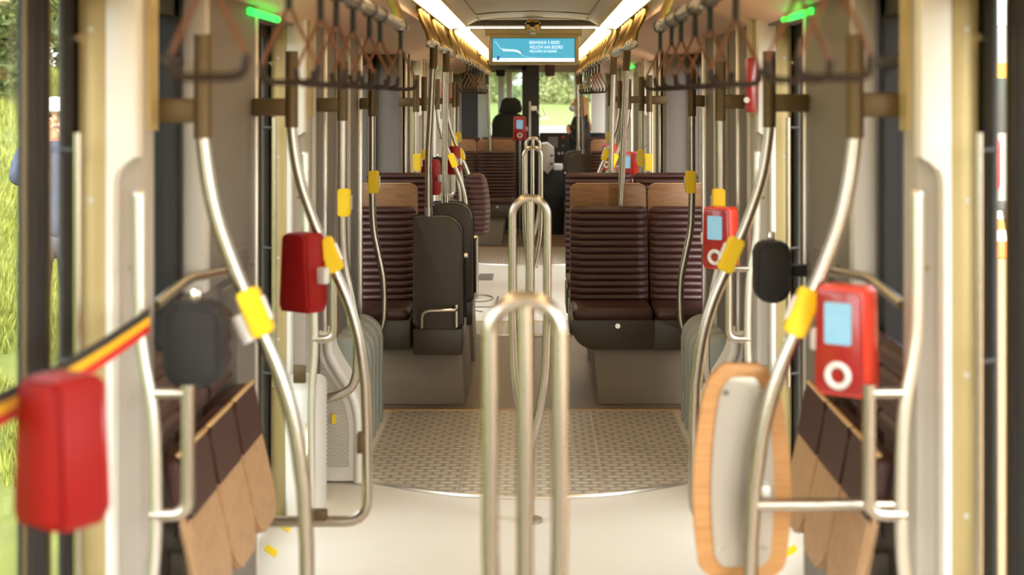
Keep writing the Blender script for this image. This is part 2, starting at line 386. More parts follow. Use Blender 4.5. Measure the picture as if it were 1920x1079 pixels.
for s in (-1, 1):                              # behind the viewer
    S = SIDE[s]
    struct(bx('wall_'+S, 'grey', s*1.0, s*1.08, -3, 2.3, 0, .8), 'grey lower wall behind the viewer on the %s' % S, 'wall')
    struct(bx('wall_'+S, 'grey', s*1.0, s*1.08, -3, 2.3, 1.98, 2.1), 'grey header behind the viewer on the %s' % S, 'wall')
    w = bx('window_%d' % (11+(s > 0)), 'black', s*1.02, s*1.06, 2.2, 2.3, .8, 1.98); struct(w, 'side window behind the viewer on the %s' % S, 'window')
    MB().box(s*1.04, s*1.045, -3, 2.2, .8, 1.98).build('window_pane', 'glass', w)

# doors, two leaves each
dn = 0
for m in (0, 1):
    for s in (-1, 1):
        for d, (y0, y1) in enumerate(((2.36, 3.42), (4.86, 5.85))):
            dn += 1; y = m*PER; a, b = y+y0, y+y1; mid = b-.34
            D = thing('door_%d' % dn, '%s %s glazed door with black rubber frame, %s along that side' % (MODNAME[m], SIDE[s], ('first', 'second')[d]), 'door', (s*1.08, mid, 0)); D['kind'] = 'structure'
            X0, X1 = s*1.062, s*1.078
            for nm, p, q, g0, g1 in (('near', a, mid-.004, a+.05, mid-.083), ('far', mid+.004, b, mid+.065, b-.165)):
                k = MB(); k.box(X0, X1, p, g0, .02, 2.0, .006); k.box(X0, X1, g1, q, .02, 2.0, .006); k.box(X0, X1, g0, g1, .02, .14); k.box(X0, X1, g0, g1, 1.94, 2.0)
                L = k.build('leaf_frame', 'blackp', D)
                MB().box(s*1.065, s*1.069, g0, g1, .14, 1.94).build('pane', 'glass', L)
                MB().box(s*1.056, s*1.062, (g1 if nm == 'near' else g0)-.008, (g1 if nm == 'near' else g0)+.004, .05, 1.98).build('brass_strip', 'bronze', L)
            k = MB(); k.tube([(s*1.02, b-.2, .55), (s*1.02, b-.2, 1.62)], .009, 10)
            g = k.build('grab_bar', 'steel', D)
            for z in (.6, 1.1, 1.58): MB().tube([(s*1.02, b-.2, z), (s*1.07, b-.17, z)], .006, 8).build('stand_off', 'blackp', g)
            k = MB(); k.disc((s*1.062, b-.1, 1.84), .012, 'x', -s*.01, 12); k.build('lock_stud', 'chrome', D)
# green door lamps
for m in (0, 1):
    for s in (-1, 1):
        k = MB(); k.tube([(s*.925, m*PER+4.68, 1.985), (s*.925, m*PER+5.2, 1.985)], .012, 10)
        o = k.build('door_lamp', 'green'); tag(o, 'glowing green door signal lamp above the %s %s second door' % (MODNAME[m], SIDE[s]), 'lamp', 'green door lamps')

# ------------------------------------------------------------------ floor plates of the articulations
def turntable(y0, yb, r, w, name):
    T = thing('turntable_plate', name, 'floor plate', (0, y0+.8, 0)); T['kind'] = 'structure'
    yc = y0+r
    def arc(x): return yc-math.sqrt(max(r*r-x*x, 0))
    k = MB()
    for (a, b) in ((-w, -.315), (-.31, .31), (.315, w)):
        n = 14; ol = [(a+(b-a)*i/n, arc(a+(b-a)*i/n)) for i in range(n+1)]+[(b, yb), (a, yb)]
        k.prism(ol, 'z', .0, .006)
    k.build('tread_panel', 'tread', T)
    k = MB(); k.tube([(-w+2*w*i/40, arc(-w+2*w*i/40)-.012, .004) for i in range(41)], .011, 8); k.build('front_rim', 'steelw', T)
    k = MB(); k.box(-.8, .8, yb, yb+.025, 0, .009); k.build('rear_strip', 'edge', T)
turntable(6.03, 7.69, 1.06, .76, 'ribbed metal turntable plate with pale rim in front of the near seats')
turntable(14.35, 16.05, 1.06, .76, 'ribbed metal turntable plate in front of the far seats')
turntable(10.12, 10.75, 2.2, .8, 'small ribbed floor plate behind the near seats')
# floor markings near the far doors
k = MB(); k.box(-.52, -.38, 13.2, 13.7, .0005, .003); o = k.build('trim_40', 'greyd'); struct(o, 'grey square sticker on the far floor', 'floor marking')
k = MB(); k.tube([(-.62, 11.5, .003), (-.3, 11.5, .003), (-.3, 12.1, .003)], .008, 6)
k.tube([(-.45+.11*math.cos(a*PI/10), 12.0+.2*math.sin(a*PI/10), .003) for a in range(20)], .008, 6, closed=True)
k.tube([(-.62, 11.3, .003), (-.5, 11.2, .003), (-.55, 11.4, .003), (-.4, 11.25, .003)], .007, 6)
o = k.build('trim_41', 'greyd'); struct(o, 'dark line pictogram on the far floor', 'floor marking')
# yellow marks at door 2
for s in (-1, 1):
    k = MB()
    for yy in (4.95, 5.25, 5.55):
        k.prism([(s*.945, yy), (s*.945, yy+.07), (s*1.0, yy+.15), (s*1.0, yy+.08)], 'z', .0005, .003)
    struct(k.build('trim_%d' % (42+(s > 0)), 'yellow'), 'yellow stripes on the %s door threshold' % SIDE[s], 'floor marking')

# ------------------------------------------------------------------ articulation covers
for m in (0, 1):
    for s in (-1, 1):
        y = m*PER; S = SIDE[s]
        C = thing('machinery_cover', 'white cover with perforated sheet at the %s articulation, %s side' % (MODNAME[m], S), 'cover', (s*.85, y+6.3, 0))
        edge = [(.937, .66), (.897, .64), (.888, .575), (.85, .5), (.79, .4), (.762, .3), (.757, .2), (.757, .012)]
        e2 = [(p.x, p.y) for p in crom([(a, b, 0) for a, b in edge], 5)]
        ol = [(s*a, b) for a, b in e2]+[(s*.937, .012)]
        MB().prism(ol, 'y', y+6.25, y+6.5, .006).build('cover_body', 'white', C)
        k = MB(); k.tube([(s*a, y+6.24, b) for a, b in e2], .02, 12); k.build('edge_tube', 'white', C)
        ins = [(s*(a+.045), min(b-.01, .56)) for a, b in e2 if b > .1 and b < .6]+[(s*.80, .075), (s*.925, .075), (s*.925, .55)]
        MB().prism(ins, 'y', y+6.244, y+6.252).build('perforated_panel', 'perf', C)
        k = MB(); k.box(s*.86, s*.875, y+6.23, y+6.246, .27, .31); k.build('sticker', 'yellow', C)
        Bf = thing('bellows_cover', 'rounded grey green bellows cover beside the %s turntable, %s side' % (MODNAME[m], S), 'cover', (s*.88, y+7.1, 0))
        k = MB()
        for j in range(9):
            yy = y+6.75+j*.085
            k.prism([(s*x, z) for x, z in rrect(.785+.006*(j % 2), .93, .0, .56-.004*(j % 2), (0, 0, 0, .12))], 'y', yy, yy+.08, .012)
        k.build('bellows_fold', 'bellow', Bf)

# lower white housings with step lamps
for (s, y, lab) in ((-1, 5.72, 'left second door'), (1, 5.72, 'right second door')):
    H_ = thing('step_lamp', 'lit step lamp in the white housing at the %s' % lab, 'lamp', (s*.9, y, 0))
    k = MB(); k.prism([(s*x, z) for x, z in rrect(.865, .985, 0, .53, (0, 0, .05, .03))], 'y', y-.03, y+.3, .012); k.ball((s*.925, y+.0, .54), (.055, .03, .06)); k.build('housing', 'white', H_)
    MB().prism([(s*x, z) for x, z in rrect(.87, .902, .235, .405, .015)], 'y', y-.034, y-.03).build('lamp_bezel', 'greyl', H_)
    MB().prism([(s*x, z) for x, z in rrect(.877, .895, .265, .375, .009)], 'y', y-.042, y-.033, .002).build('lamp_lens', 'led', H_)
    MB().box(s*.9, s*.95, y-.05, y-.03, .56, .63, .004).build('clamp', 'bronze', H_)
k = MB(); k.tube([(-.928, 4.62, .275), (-.928, 4.62, .335)], .014, 10); k.ball((-.925, 4.62, .32), (.012, .02, .022)); k.ball((-.925, 4.62, .285), (.012, .02, .022))
o = k.build('step_lamp', 'led'); tag(o, 'pair of glowing step lamp dots below the left folding seats', 'lamp')

# ------------------------------------------------------------------ centre hoop poles
def hoop(y, label):
    T = thing('centre_pole', label, 'grab pole', (-.005, y, 0), 'triple centre poles')
    X = -.005; w = .0695; r = .0175
    pts = [(X-.0, y, .3), (X-.03, y, .4), (X-.06, y, .58), (X-w, y, .8)]
    L = crom(pts, 6)+[(X-w, y, 1.05)]
    A = [(X-w*math.cos(t*PI/18), y, 1.227+w*math.sin(t*PI/18)) for t in range(19)]
    Rr = [(2*X-p[0], y, p[2]) for p in reversed([tuple(p) for p in L])]
    k = MB(); k.tube([tuple(p) for p in L]+A+Rr, r, 14); k.build('hoop', 'steel', T)
    k = MB(); k.tube([(X, y, 0.0), (X, y, 1.285)], r, 14); k.build('post', 'steel', T)
    k = MB(); k.disc((X, y, 0), .05, 'z', .012, 20); k.build('foot_plate', 'steel', T)
for y, lab in ((2.84, 'triple hoop steel centre pole nearest the viewer'), (5.7, 'triple hoop steel centre pole standing before the turntable plate'),
               (11.5, 'triple hoop steel centre pole behind the near seats'), (14.2, 'farthest triple hoop steel centre pole, before the cab')):
    hoop(y, lab)

# ------------------------------------------------------------------ wall side grab poles
def button(parent, p, t, s, m='yellow'):
    # stop button block wrapped on the pole at p, axis t in XZ
    p = Vector(p); t = Vector(t).normalized(); n = Vector((t.z, 0, -t.x))
    if n.x*s > 0: n = -n
    k = MB(); ol = rrect(-.06, .06, -.02, .034, .014, 4)
    b = bmesh.new(); A = [b.verts.new(p+t*u+n*w+Vector((0, -.026, 0))) for u, w in ol]; Bv = [b.verts.new(p+t*u+n*w+Vector((0, .026, 0))) for u, w in ol]
    fa = b.faces.new(A); fb = b.faces.new(Bv[::-1])
    for i in range(len(ol)): b.faces.new((A[i], Bv[i], Bv[(i+1) % len(ol)], A[(i+1) % len(ol)]))
    bmesh.ops.bevel(b, geom=list(set(fa.edges[:]+fb.edges[:])), offset=.006, segments=2, affect='EDGES')
    k.addbm(b); o = k.build('stop_button', m, parent)
    k = MB(); q = p+n*.036; k.tube([q-t*.03, q+t*.03], .008, 8); k.build('push_pad', 'plate', o)
CURVE = [(.80, 1.61), (.778, 1.45), (.737, 1.318), (.677, 1.171), (.612, 1.02), (.575, .89), (.553, .74)]
STR = [(.81, 1.55), (.81, 1.2), (.802, 1.0), (.775, .86), (.752, .74), (.747, .6), (.755, .5), (.79, .44), (.90, .40)]
def pole(kind, s, y, label, dx=0, zb=1.668, wall=.93):
    T = thing('grab_pole', label, 'grab pole', (s*.8, y, 0), 'grab poles along the walls')
    r = .0185
    if kind in ('floor', 'loop'):
        P = crom([(s*(x+dx), y, z) for x, z in [(.80, 1.76)]+CURVE], 6)
        if kind == 'floor': P = P+[Vector((s*(.545+dx), y, .6)), Vector((s*(.542+dx), y, .3)), Vector((s*(.54+dx), y, 0))]
        else: P = P+fillet([(s*(.548+dx), y, .6), (s*(.545+dx), y, .28), (s*.93, y, .28)], .08)
        xt = .80+dx; bt = 4
    else:
        P = crom([(s*(x+dx), y, z) for x, z in [(.81, 1.76)]+STR], 6); xt = .81+dx; bt = 4
    k = MB(); k.tube(P, r, 14); k.build('pole_tube', 'steel', T)
    k = MB(); k.tube([(s*xt, y, 1.60), (s*xt, y, 1.855)], .0225, 14); k.build('top_sleeve', 'bronze', T)
    k = MB(); k.box(s*xt, s*wall, y-.012, y+.012, zb-.03, zb+.03, .006); k.build('wall_bracket', 'bronze', T)
    if kind in ('floor', 'loop'):
        button(T, (s*(.677+dx), y, 1.171), (s*(.737-.612), 0, 1.318-1.02), s)
        if kind == 'floor':
            if s > 0: k = MB(); k.tube([(s*(.545+dx), y, .70), (s*.93, y, .70)], .016, 12); k.build('cross_bar', 'steel', T)
            k = MB(); k.box(s*.5, s*.6, y-.05, y+.05, 0, .01, .003); k.build('foot_plate', 'bronze', T)
        else:
            k = MB(); k.box(s*(.55+dx), s*(.58+dx), y-.02, y+.02, .51, .58, .005); k.build('clamp', 'bronze', T)
            k = MB(); k.box(s*.68, s*.76, y-.02, y+.02, .285, .32, .005); k.build('clamp', 'bronze', T)
        if s < 0 and y < 5 and kind == 'floor':
            k = MB(); k.tube([(s*.715, y, 1.165), (s*.685, y, 1.10)], .02, 10); k.build('clip_holder', 'ring', T)
            k = MB(); k.box(s*.655, s*.70, y-.008, y+.008, 1.115, 1.135, .003); k.build('clip_arm', 'ring', T)
    else:
        button(T, (s*xt, y, 1.25), (0, 0, 1), s)
    return T
for m in (0, 1):
    N = MODNAME[m]; y = m*PER
    for s in (-1, 1):
        S = SIDE[s]; zb = 1.668 if s < 0 else 1.682
        pole('straight', s, y+2.25 if m == 0 else 10.6, 'straight grab pole before the %s %s first door' % (N, S), .085 if m == 0 else 0, zb)
        pole('floor', s, y+3.49, 'S-curved grab pole down to the floor, after the %s %s first door' % (N, S), 0, zb)
        pole('loop', s, y+4.76, 'S-curved grab pole looping back into the wall, before the %s %s second door' % (N, S), 0, zb)
        pole('straight', s, y+6.1, 'grab pole with bent foot at the front of the %s articulation, %s wall' % (N, S), 0, zb, .92)
        pole('straight', s, y+7.58, 'grab pole with bent foot in front of the %s seats, %s wall' % (N, S), .042, zb, .92)
        if m == 0: pole('straight', s, 9.88, 'grab pole with yellow button behind the near seats, %s wall' % S, 0, zb)

# grab rails with elbow loops on the door pillars
def pillar_rail(s, y, label):
    T = thing('grab_rail', label, 'grab rail', (s*.88, y, 0), 'grab rails on the door pillars')
    P = crom([(s*.895, y, 1.475), (s*.893, y, 1.2), (s*.885, y, 1.1), (s*.862, y, .95), (s*.858, y, .7), (s*.872, y, .5), (s*.872, y, .2), (s*.872, y, .05)], 6)
    k = MB(); k.tube(P, .0155, 12); k.ball((s*.895, y, 1.475), .0158); k.build('rail_tube', 'steelw', T)
    Q = fillet([(s*.862, y, 1.02), (s*.778, y, 1.02), (s*.778, y, .74), (s*.862, y, .74)], .07)
    Q = [(s*.862, y, 1.02), (s*.785, y, 1.02)]+fillet([(s*.778, y, 1.045), (s*.778, y, .74), (s*.862, y, .74)], .075)[0:0]
    k = MB(); k.tube([(s*.862, y, 1.02), (s*.783, y, 1.02)], .014, 10); k.tube(fillet([(s*.783, y, 1.04), (s*.783, y, .74), (s*.866, y, .74)], .08), .016, 12); k.build('elbow_loop', 'steel', T)
    k = MB(); k.tube([(s*.9, y, 1.3), (s*.93, y+.05, 1.3)], .008, 8); k.build('stand_off', 'steel', T)
for m in (0, 1):
    for s in (-1, 1):
        pillar_rail(s, m*PER+3.27, 'wavy pale grab rail with elbow loop at the %s %s first door pillar' % (MODNAME[m], SIDE[s]))
        pillar_rail(s, m*PER+5.64, 'wavy pale grab rail with elbow loop at the %s %s second door pillar' % (MODNAME[m], SIDE[s]))
# bent window bars and the black boxes that hang there
for s in (-1, 1):
    k = MB(); k.tube(fillet([(s*.925, 3.52, 1.185), (s*.9, 3.77, 1.222), (s*.9, 4.28, 1.18), (s*.94, 4.3, 1.18)], .05), .014, 10)
    o = k.build('window_bar', 'steel'); tag(o, 'bent steel bar across the near %s window' % SIDE[s], 'grab rail')
def black_box(s, x, y, z, w, h, d, label, arm=None, ad=0):
    T = thing('black_case', label, 'case', (s*x, y, z), 'black rounded cases')
    k = MB(); k.prism([(s*x+u, v) for u, v in rrect(-w/2, w/2, z-h/2, z+h/2, (.045, .045, .035, .035), 6)], 'y', y-d/2, y+d/2, .02, 3); k.build('case_body', 'char', T)
    k = MB(); k.prism([(s*x+u, v) for u, v in rrect(-w*.4, w*.4, z-h*.4, z+h*.42, .03, 6)], 'y', y-d/2-.006, y-d/2, .004); k.build('front_panel', 'char', T)
    k = MB(); k.box(s*x-.012, s*x+.012, y-.012, y+.012, z+h/2-.01, z+h/2+.03, .004); k.build('hanger', 'chrome', T)
    if arm: k = MB(); k.box(s*(x+w*.3), s*arm, y+ad, y+.03, z-.02, z+.02, .004); k.build('mount_arm', 'blackp', T)
black_box(-1, .80, 3.42, 1.108, .142, .205, .075, 'black rounded plastic case hanging under the left window bar', .9)
black_box(1, .812, 4.79, 1.115, .118, .205, .085, 'black rounded plastic case hung by the right second door', .932)
black_box(-1, .72, 10.72, 1.15, .12, .2, .08, 'small dark case beside a red reader in the far left section', .80, -.10)

# ------------------------------------------------------------------ ticket readers
def validator(s, x, y, z, face, label, h=.262, w=.135, tilt=0, pole_to=None, yaw=-35, clip=True):
    # face -1: display towards the viewer, +1: display away from the viewer
    T = thing('ticket_reader', label, 'ticket reader', (x, y, z), 'red ticket readers')
    wt, wb = w*(.92 if face < 0 else .80), w*1.0
    ol = [(x-wb/2, z-h*.42), (x-wb/2+.012, z-h/2), (x+wb/2-.012, z-h/2), (x+wb/2, z-h*.42), (x+wt/2, z+h/2-.012), (x+wt/2-.012, z+h/2), (x-wt/2+.012, z+h/2), (x-wt/2, z+h/2-.012)]
    k = MB(); k.prism(ol, 'y', y-.042, y+.042, .008); k.build('reader_body', 'red' if face < 0 else 'redshade', T)  # facing bodies brighter, rear ones darker red: light and shade are in the colour
    f = y+face*.042; g = y+face*.052
    k = MB(); k.prism([(x+(u-x)*.9, z+(v-z)*.93) for u, v in ol], 'y', min(f, g), max(f, g), .004)
    b = k.build('front_panel', 'redd', T)
    g2 = y+face*.056
    k = MB(); k.prism(rrect(x-w*.25, x+w*.25, z-.005, z+h*.36, .006), 'y', min(g, g2), max(g, g2)); k.build('display', 'lcd', b)
    k = MB(); k.tube([(x+.026*math.cos(a*PI/12), g+face*.002, z-h*.30+.026*math.sin(a*PI/12)) for a in range(24)], .0085, 8, closed=True); k.build('reader_ring', 'ring', b)
    k = MB(); k.disc((x, g, z-h*.30), .012, 'y', face*.004, 14); k.build('ring_centre', 'redd', b)
    if face > 0:                                # seen from behind: rounded back shell and clip
        k = MB(); k.prism([(x+(u-x)*.92, z+(v-z)*.97) for u, v in ol], 'y', y-.056, y-.04, .012); k.build('back_shell', 'redshade', T)
    cx, cy = (x+.078, y+.01) if s < 0 else (x-.076, y+.012)
    if clip: k = MB(); k.box(cx-.02, cx+.018, cy-.014, cy+.014, z-.035, z+.02, .006); k.build('pole_clip', 'ring', T)
    if pole_to is not None:
        k = MB(); k.tube([(x, y+.02, z-h/2), (x-s*0, y+.02, pole_to)], .014, 10); k.build('stalk', 'steel', T)
    T.rotation_euler = (0, 0, math.radians(yaw))
    return T
validator(-1, -.768, 2.36, 1.117, 1, 'large red ticket reader seen from behind, at the near left door', h=.245, w=.13, clip=False)
validator(-1, -.755, 4.74, 1.118, 1, 'red ticket reader seen from behind, before the left second door')
validator(1, .765, 3.42, 1.118, -1, 'red ticket reader with display facing the viewer, beside the near right folding seats')
validator(1, .80, 6.01, 1.108, -1, 'red ticket reader with display, in front of the right hand double seat')
validator(-1, -.755, 10.54, 1.11, 1, 'red ticket reader seen from the side behind the near left seat shells')
validator(-1, -.745, 13.12, 1.12, 1, 'red ticket reader seen from behind on the far left curved pole')
validator(1, .81, 11.9, 1.115, -1, 'red ticket reader with display rising behind the right hand double seat')
validator(1, .77, 14.4, 1.1, -1, 'small red ticket reader on the far right curved pole')
validator(-1, -.17, 17.3, 1.325, -1, 'dark red ticket reader on the cab partition', h=.285, w=.16, pole_to=0, yaw=0)

# ------------------------------------------------------------------ lean pads
def lean_pad(s, x, y, leather, label, post=False):
    T = thing('lean_pad', label, 'lean pad', (x, y, 0))
    z0, z1 = (.50, 1.035) if not leather else (.535, 1.06); H = z1-z0
    half = [(0, .070), (.045, .098), (.11, .105), (.25, .1125), (.38, .115), (.5, .1135), (.65, .107), (.8, .096), (.9, .083), (.965, .064), (1, .04)]
    hp = [(p.x, p.y*1.06) for p in crom([(a, b, 0) for a, b in half], 3)]
    ol = [(x+w, z0+t*H) for t, w in hp]+[(x-w, z0+t*H) for t, w in reversed(hp)]
    k = MB(); k.prism(ol, 'y', y-.014, y+.014, .006); k.build('wood_shell', 'woodp', T)
    sg = -1 if leather else 1
    # leather pad with ribs
    k = MB(); nz = 73; nx = 9; vs = []; fs = []
    import bisect
    def wd_(t):
        for i in range(len(hp)-1):
            if hp[i][0] <= t <= hp[i+1][0]:
                q = (t-hp[i][0])/max(1e-6, hp[i+1][0]-hp[i][0]); return hp[i][1]*(1-q)+hp[i+1][1]*q
        return hp[-1][1]
    for j in range(nz):
        t = j/(nz-1); w = wd_(t)
        for i in range(nx):
            u = -1+2*i/(nx-1); e = (1-abs(u)**6)**.5 if abs(u) < 1 else 0
            rib = abs(math.sin(t*12*PI))**.5; ee = min(1, min(t, 1-t)/.04)**.5
            vs.append((x+u*w*.985, y+sg*(.014+(.02+.012*rib)*max(e, .05)*ee), z0+t*H))
    for j in range(nz-1):
        for i in range(nx-1): fs.append([j*nx+i, j*nx+i+1, (j+1)*nx+i+1, (j+1)*nx+i])
    k.add(vs, fs); k.build('ribbed_pad', 'leather', T, 60)
    if not leather:
        h2 = [(x+(u-x)*.64, z0+.03+(v-z0)*.885) for u, v in ol]
        k = MB(); k.prism(h2, 'y', y-.02, y-.014, .002); pl = k.build('metal_plate', 'plate', T)
        k = MB()
        for (u, v) in ((-.042, .965), (.042, .965), (-.055, .58), (.055, .58)):
            k = MB(); k.disc((x+u, y-.024, v), .0075, 'y', .005, 12); k.build('screw', 'chrome', pl)
    if post:
        k = MB(); k.tube([(x+.005, y+.02, 0), (x+.005, y+.02, .6)], .018, 12); k.build('post', 'steel', T)
    else:
        k = MB(); k.box(x+.02*s, x+.065*s, y-.05, y-.012, .66, .74, .004); k.build('pole_clamp', 'plate', T)
lean_pad(1, .532, 3.56, False, 'oval wooden lean pad with grey metal plate, near right pole')
lean_pad(-1, -.485, 12.0, True, 'oval ribbed leather lean pad on a post, beyond the left seat shells', True)

# ------------------------------------------------------------------ folding wall seats
def fold_seat(s, y, label):
    T = thing('folding_wall_seat', label, 'seat', (s*.93, y, .45), 'folding seats along the near walls')
    w = .312
    def pl(ya, yb, z0, z1, x0, x1, th, m, nm, parent=T, r=(0, 0, 0, 0)):
        # slab in the YZ plane, leaning: x varies with z from x0 (bottom) to x1 (top)
        b = bmesh.new(); ol = rrect(ya, yb, z0, z1, r, 5)
        f = lambda z: x0+(x1-x0)*(z-z0)/(z1-z0)
        A = [b.verts.new((s*f(v), u, v)) for u, v in ol]; B = [b.verts.new((s*(f(v)+th), u, v)) for u, v in ol]
        fa = b.faces.new(A); fb = b.faces.new(B[::-1])
        for i in range(len(ol)): b.faces.new((A[i], B[i], B[(i+1) % len(ol)], A[(i+1) % len(ol)]))
        bmesh.ops.bevel(b, geom=list(set(fa.edges[:]+fb.edges[:])), offset=.008, segments=2, affect='EDGES')
        k = MB(); k.addbm(b); return k.build(nm, m, parent)
    pl(y, y+w, .40, .655, .79, .845, .03, 'woodb', 'wood_underside', r=(.08, .08, 0, 0))
    pl(y+.005, y+w-.005, .64, .805, .838, .868, .045, 'leather', 'leather_front', r=(.0, .0, .03, .03))
    k = MB(); k.box(s*.866, s*.88, y+.01, y+w-.01, .803, .811, .003); k.build('pale_edge', 'edge', T)
    k = MB(); nz = 25
    vs = []; fs = []
    for j in range(nz):
        t = j/(nz-1); rib = abs(math.sin(t*4*PI))**.5
        for i in range(5):
            vs.append((s*(.955-.018*rib), y+.008+(w-.016)*i/4, .80+.24*t))
    for j in range(nz-1):
        for i in range(4): fs.append([j*5+i, j*5+i+1, (j+1)*5+i+1, (j+1)*5+i])
    k.add(vs, fs); k.box(s*.955, s*.985, y+.005, y+w-.005, .5, 1.05, .01); k.build('ribbed_back', 'leather', T, 60)
    k = MB(); k.box(s*.85, s*.98, y+.02, y+.05, .38, .46, .006); k.build('hinge', 'greyl', T)
for s in (-1, 1):
    for i, y in enumerate((3.53, 3.85, 4.17)):
        fold_seat(s, y, '%s folding wall seat on the %s with pale wood underside' % (('nearest', 'middle', 'farthest')[i], SIDE[s]))
    k = MB(); k.box(s*.9, s*.975, 3.5, 4.47, 0, .38, .01); o = k.build('seat_plinth', 'grey'); tag(o, 'grey plinth below the near %s folding seats' % SIDE[s], 'plinth')

# ------------------------------------------------------------------ seats
def ribpad(k, x0, x1, yb, yt, z0, z1, sg, ribs, r=.04, d=.03):
    nx, nz = 13, ribs*6+1; vs = []; fs = []
    for j in range(nz):
        t = j/(nz-1); z = z0+(z1-z0)*t; y = yb+(yt-yb)*t
        dz = max(0, r-(z1-z)); ins = r-math.sqrt(max(0, r*r-dz*dz))
        rib = abs(math.sin(t*ribs*PI))**.45; ee = min(1, min(t+.01, 1-t+.004)/.03)**.5
        for i in range(nx):
            u = -1+2*i/(nx-1); e = max(.0, 1-abs(u)**8)**.5
            X = (x0+x1)/2+u*((x1-x0)/2-ins)
            vs.append((X, y+sg*(d*.62+d*.38*rib)*e*ee, z))
    for j in range(nz-1):
        for i in range(nx-1): fs.append([j*nx+i, j*nx+i+1, (j+1)*nx+i+1, (j+1)*nx+i])
    k.add(vs, fs)
def seat(x0, x1, y, kind, label, aisle=0, ztop=1.075):
    # kind 'A': low ribbed back towards viewer; 'B': faces away, oak back; 'C': tall ribbed back towards viewer
    T = thing('seat', label, 'seat', ((x0+x1)/2, y, 0), 'passenger seats')
    g = .004
    if kind in 'AC':
        k = MB(); k.box(x0+g, x1-g, y, y+.4, .482, .55, .03, 3); k.build('cushion', 'leather', T)
        k = MB(); ribpad(k, x0+g, x1-g, y+.36, y+.43, .545, ztop, -1, 14 if kind == 'A' else 17, .035, .04)
        k.prism([(u, v) for u, v in rrect(x0+g, x1-g, .5, ztop-.002, (0, 0, .035, .035))], 'y', y+.425, y+.455, .006)
        k.build('backrest', 'leather', T, 60)
        k = MB(); rr = [0.01]*4
        if aisle: rr[0 if aisle < 0 else 1] = .13
        ex = .03
        k.prism(rrect(x0-(.0), x1, .32, .485, rr, 8), 'y', y+.03, y+.46, .008); sh = k.build('under_shell', 'shell', T)
        k = MB(); xc = x0+.56*(x1-x0); k.disc((xc, y+.032, .452), .014, 'y', -.012, 16); k.disc((xc, y+.022, .452), .009, 'y', -.006, 12); k.build('lock', 'chrome', sh)
    else:
        k = MB(); k.prism(rrect(x0+g, x1-g, .5, ztop, (0, 0, .04, .04)), 'y', y, y+.022, .006); k.build('oak_back', 'wood', T)
        k = MB(); k.tube([(x0+.012, y+.008, ztop-.03)]+[(p[0], y+.008, p[1]+.001) for p in rrect(x0+g, x1-g, .5, ztop, (0, 0, .04, .04))[2:]][::-1][0:0]+[(x0+.04, y+.008, ztop-.001), (x1-.04, y+.008, ztop-.001)], .0045, 6); k.build('pale_edge', 'edge', T)
        k = MB(); k.prism(rrect(x0+g, x1-g, .52, ztop-.01, (0, 0, .04, .04)), 'y', y+.022, y+.06, .015); k.build('backrest', 'leather', T)
        k = MB(); k.box(x0+g, x1-g, y+.05, y+.42, .482, .55, .03, 3); k.build('cushion', 'leather', T)
        k = MB(); k.box(x0, x1, y-.003, y+.4, .32, .484, .01); k.build('under_shell', 'shell', T)
    return T
def shell_seat(xi, xo, y, s, label, handle=True):
    # narrow aisle seat facing away; xi aisle edge, xo outer edge
    T = thing('shell_seat', label, 'seat', ((xi+xo)/2, y, 0), 'shell backed aisle seats')
    a, b = sorted((xi, xo)); tr, tl = (.1, .02) if s < 0 else (.02, .1)
    ol = rrect(a, b, .455, 1.06, (.03, .03, tr, tl), 8)
    k = MB(); k.prism(ol, 'y', y, y+.07, .016, 3); k.build('back_shell', 'shell', T)
    k = MB(); k.tube([(p[0], y+.07, p[1]) for p in ol], .008, 6, closed=True); k.build('rim', 'blackp', T)
    k = MB(); k.prism(rrect(a+.015, b-.015, .5, 1.04, .05), 'y', y+.07, y+.11, .015); k.build('backrest', 'leather', T)
    k = MB(); k.box(a, b, y+.08, y+.45, .47, .53, .02, 3); k.build('cushion', 'leather', T)
    k = MB(); k.box(a-.02*(s < 0)*0, b, y-.01, y+.45, .315, .458, .012); k.build('under_shell', 'shell', T)
    if handle:
        q = MB(); h0, h1 = (a+.05, b-.03) if s < 0 else (b-.05, a+.03)
        q.tube(fillet([(h0, y-.02, .465), (h0, y-.05, .56), (h1, y-.05, .565), (h1, y-.01, .565)], .05), .0095, 10)
        q.tube([(h1-.0, y-.02, .47), (h1, y-.02, .59)], .012, 10); q.build('grab_handle', 'chrome', T)
    k = MB(); ax = xi-s*.0; k.prism([(y+.12, .86), (y+.16, .87), (y+.3, .5), (y+.24, .48)], 'x', ax-.012, ax+.012, .004); k.build('side_arm', 'blackp', T)
    k = MB(); k.disc((ax+s*.0, y+.08, .84), .015, 'x', -s*.025, 10); k.build('hinge_pin', 'chrome', T)
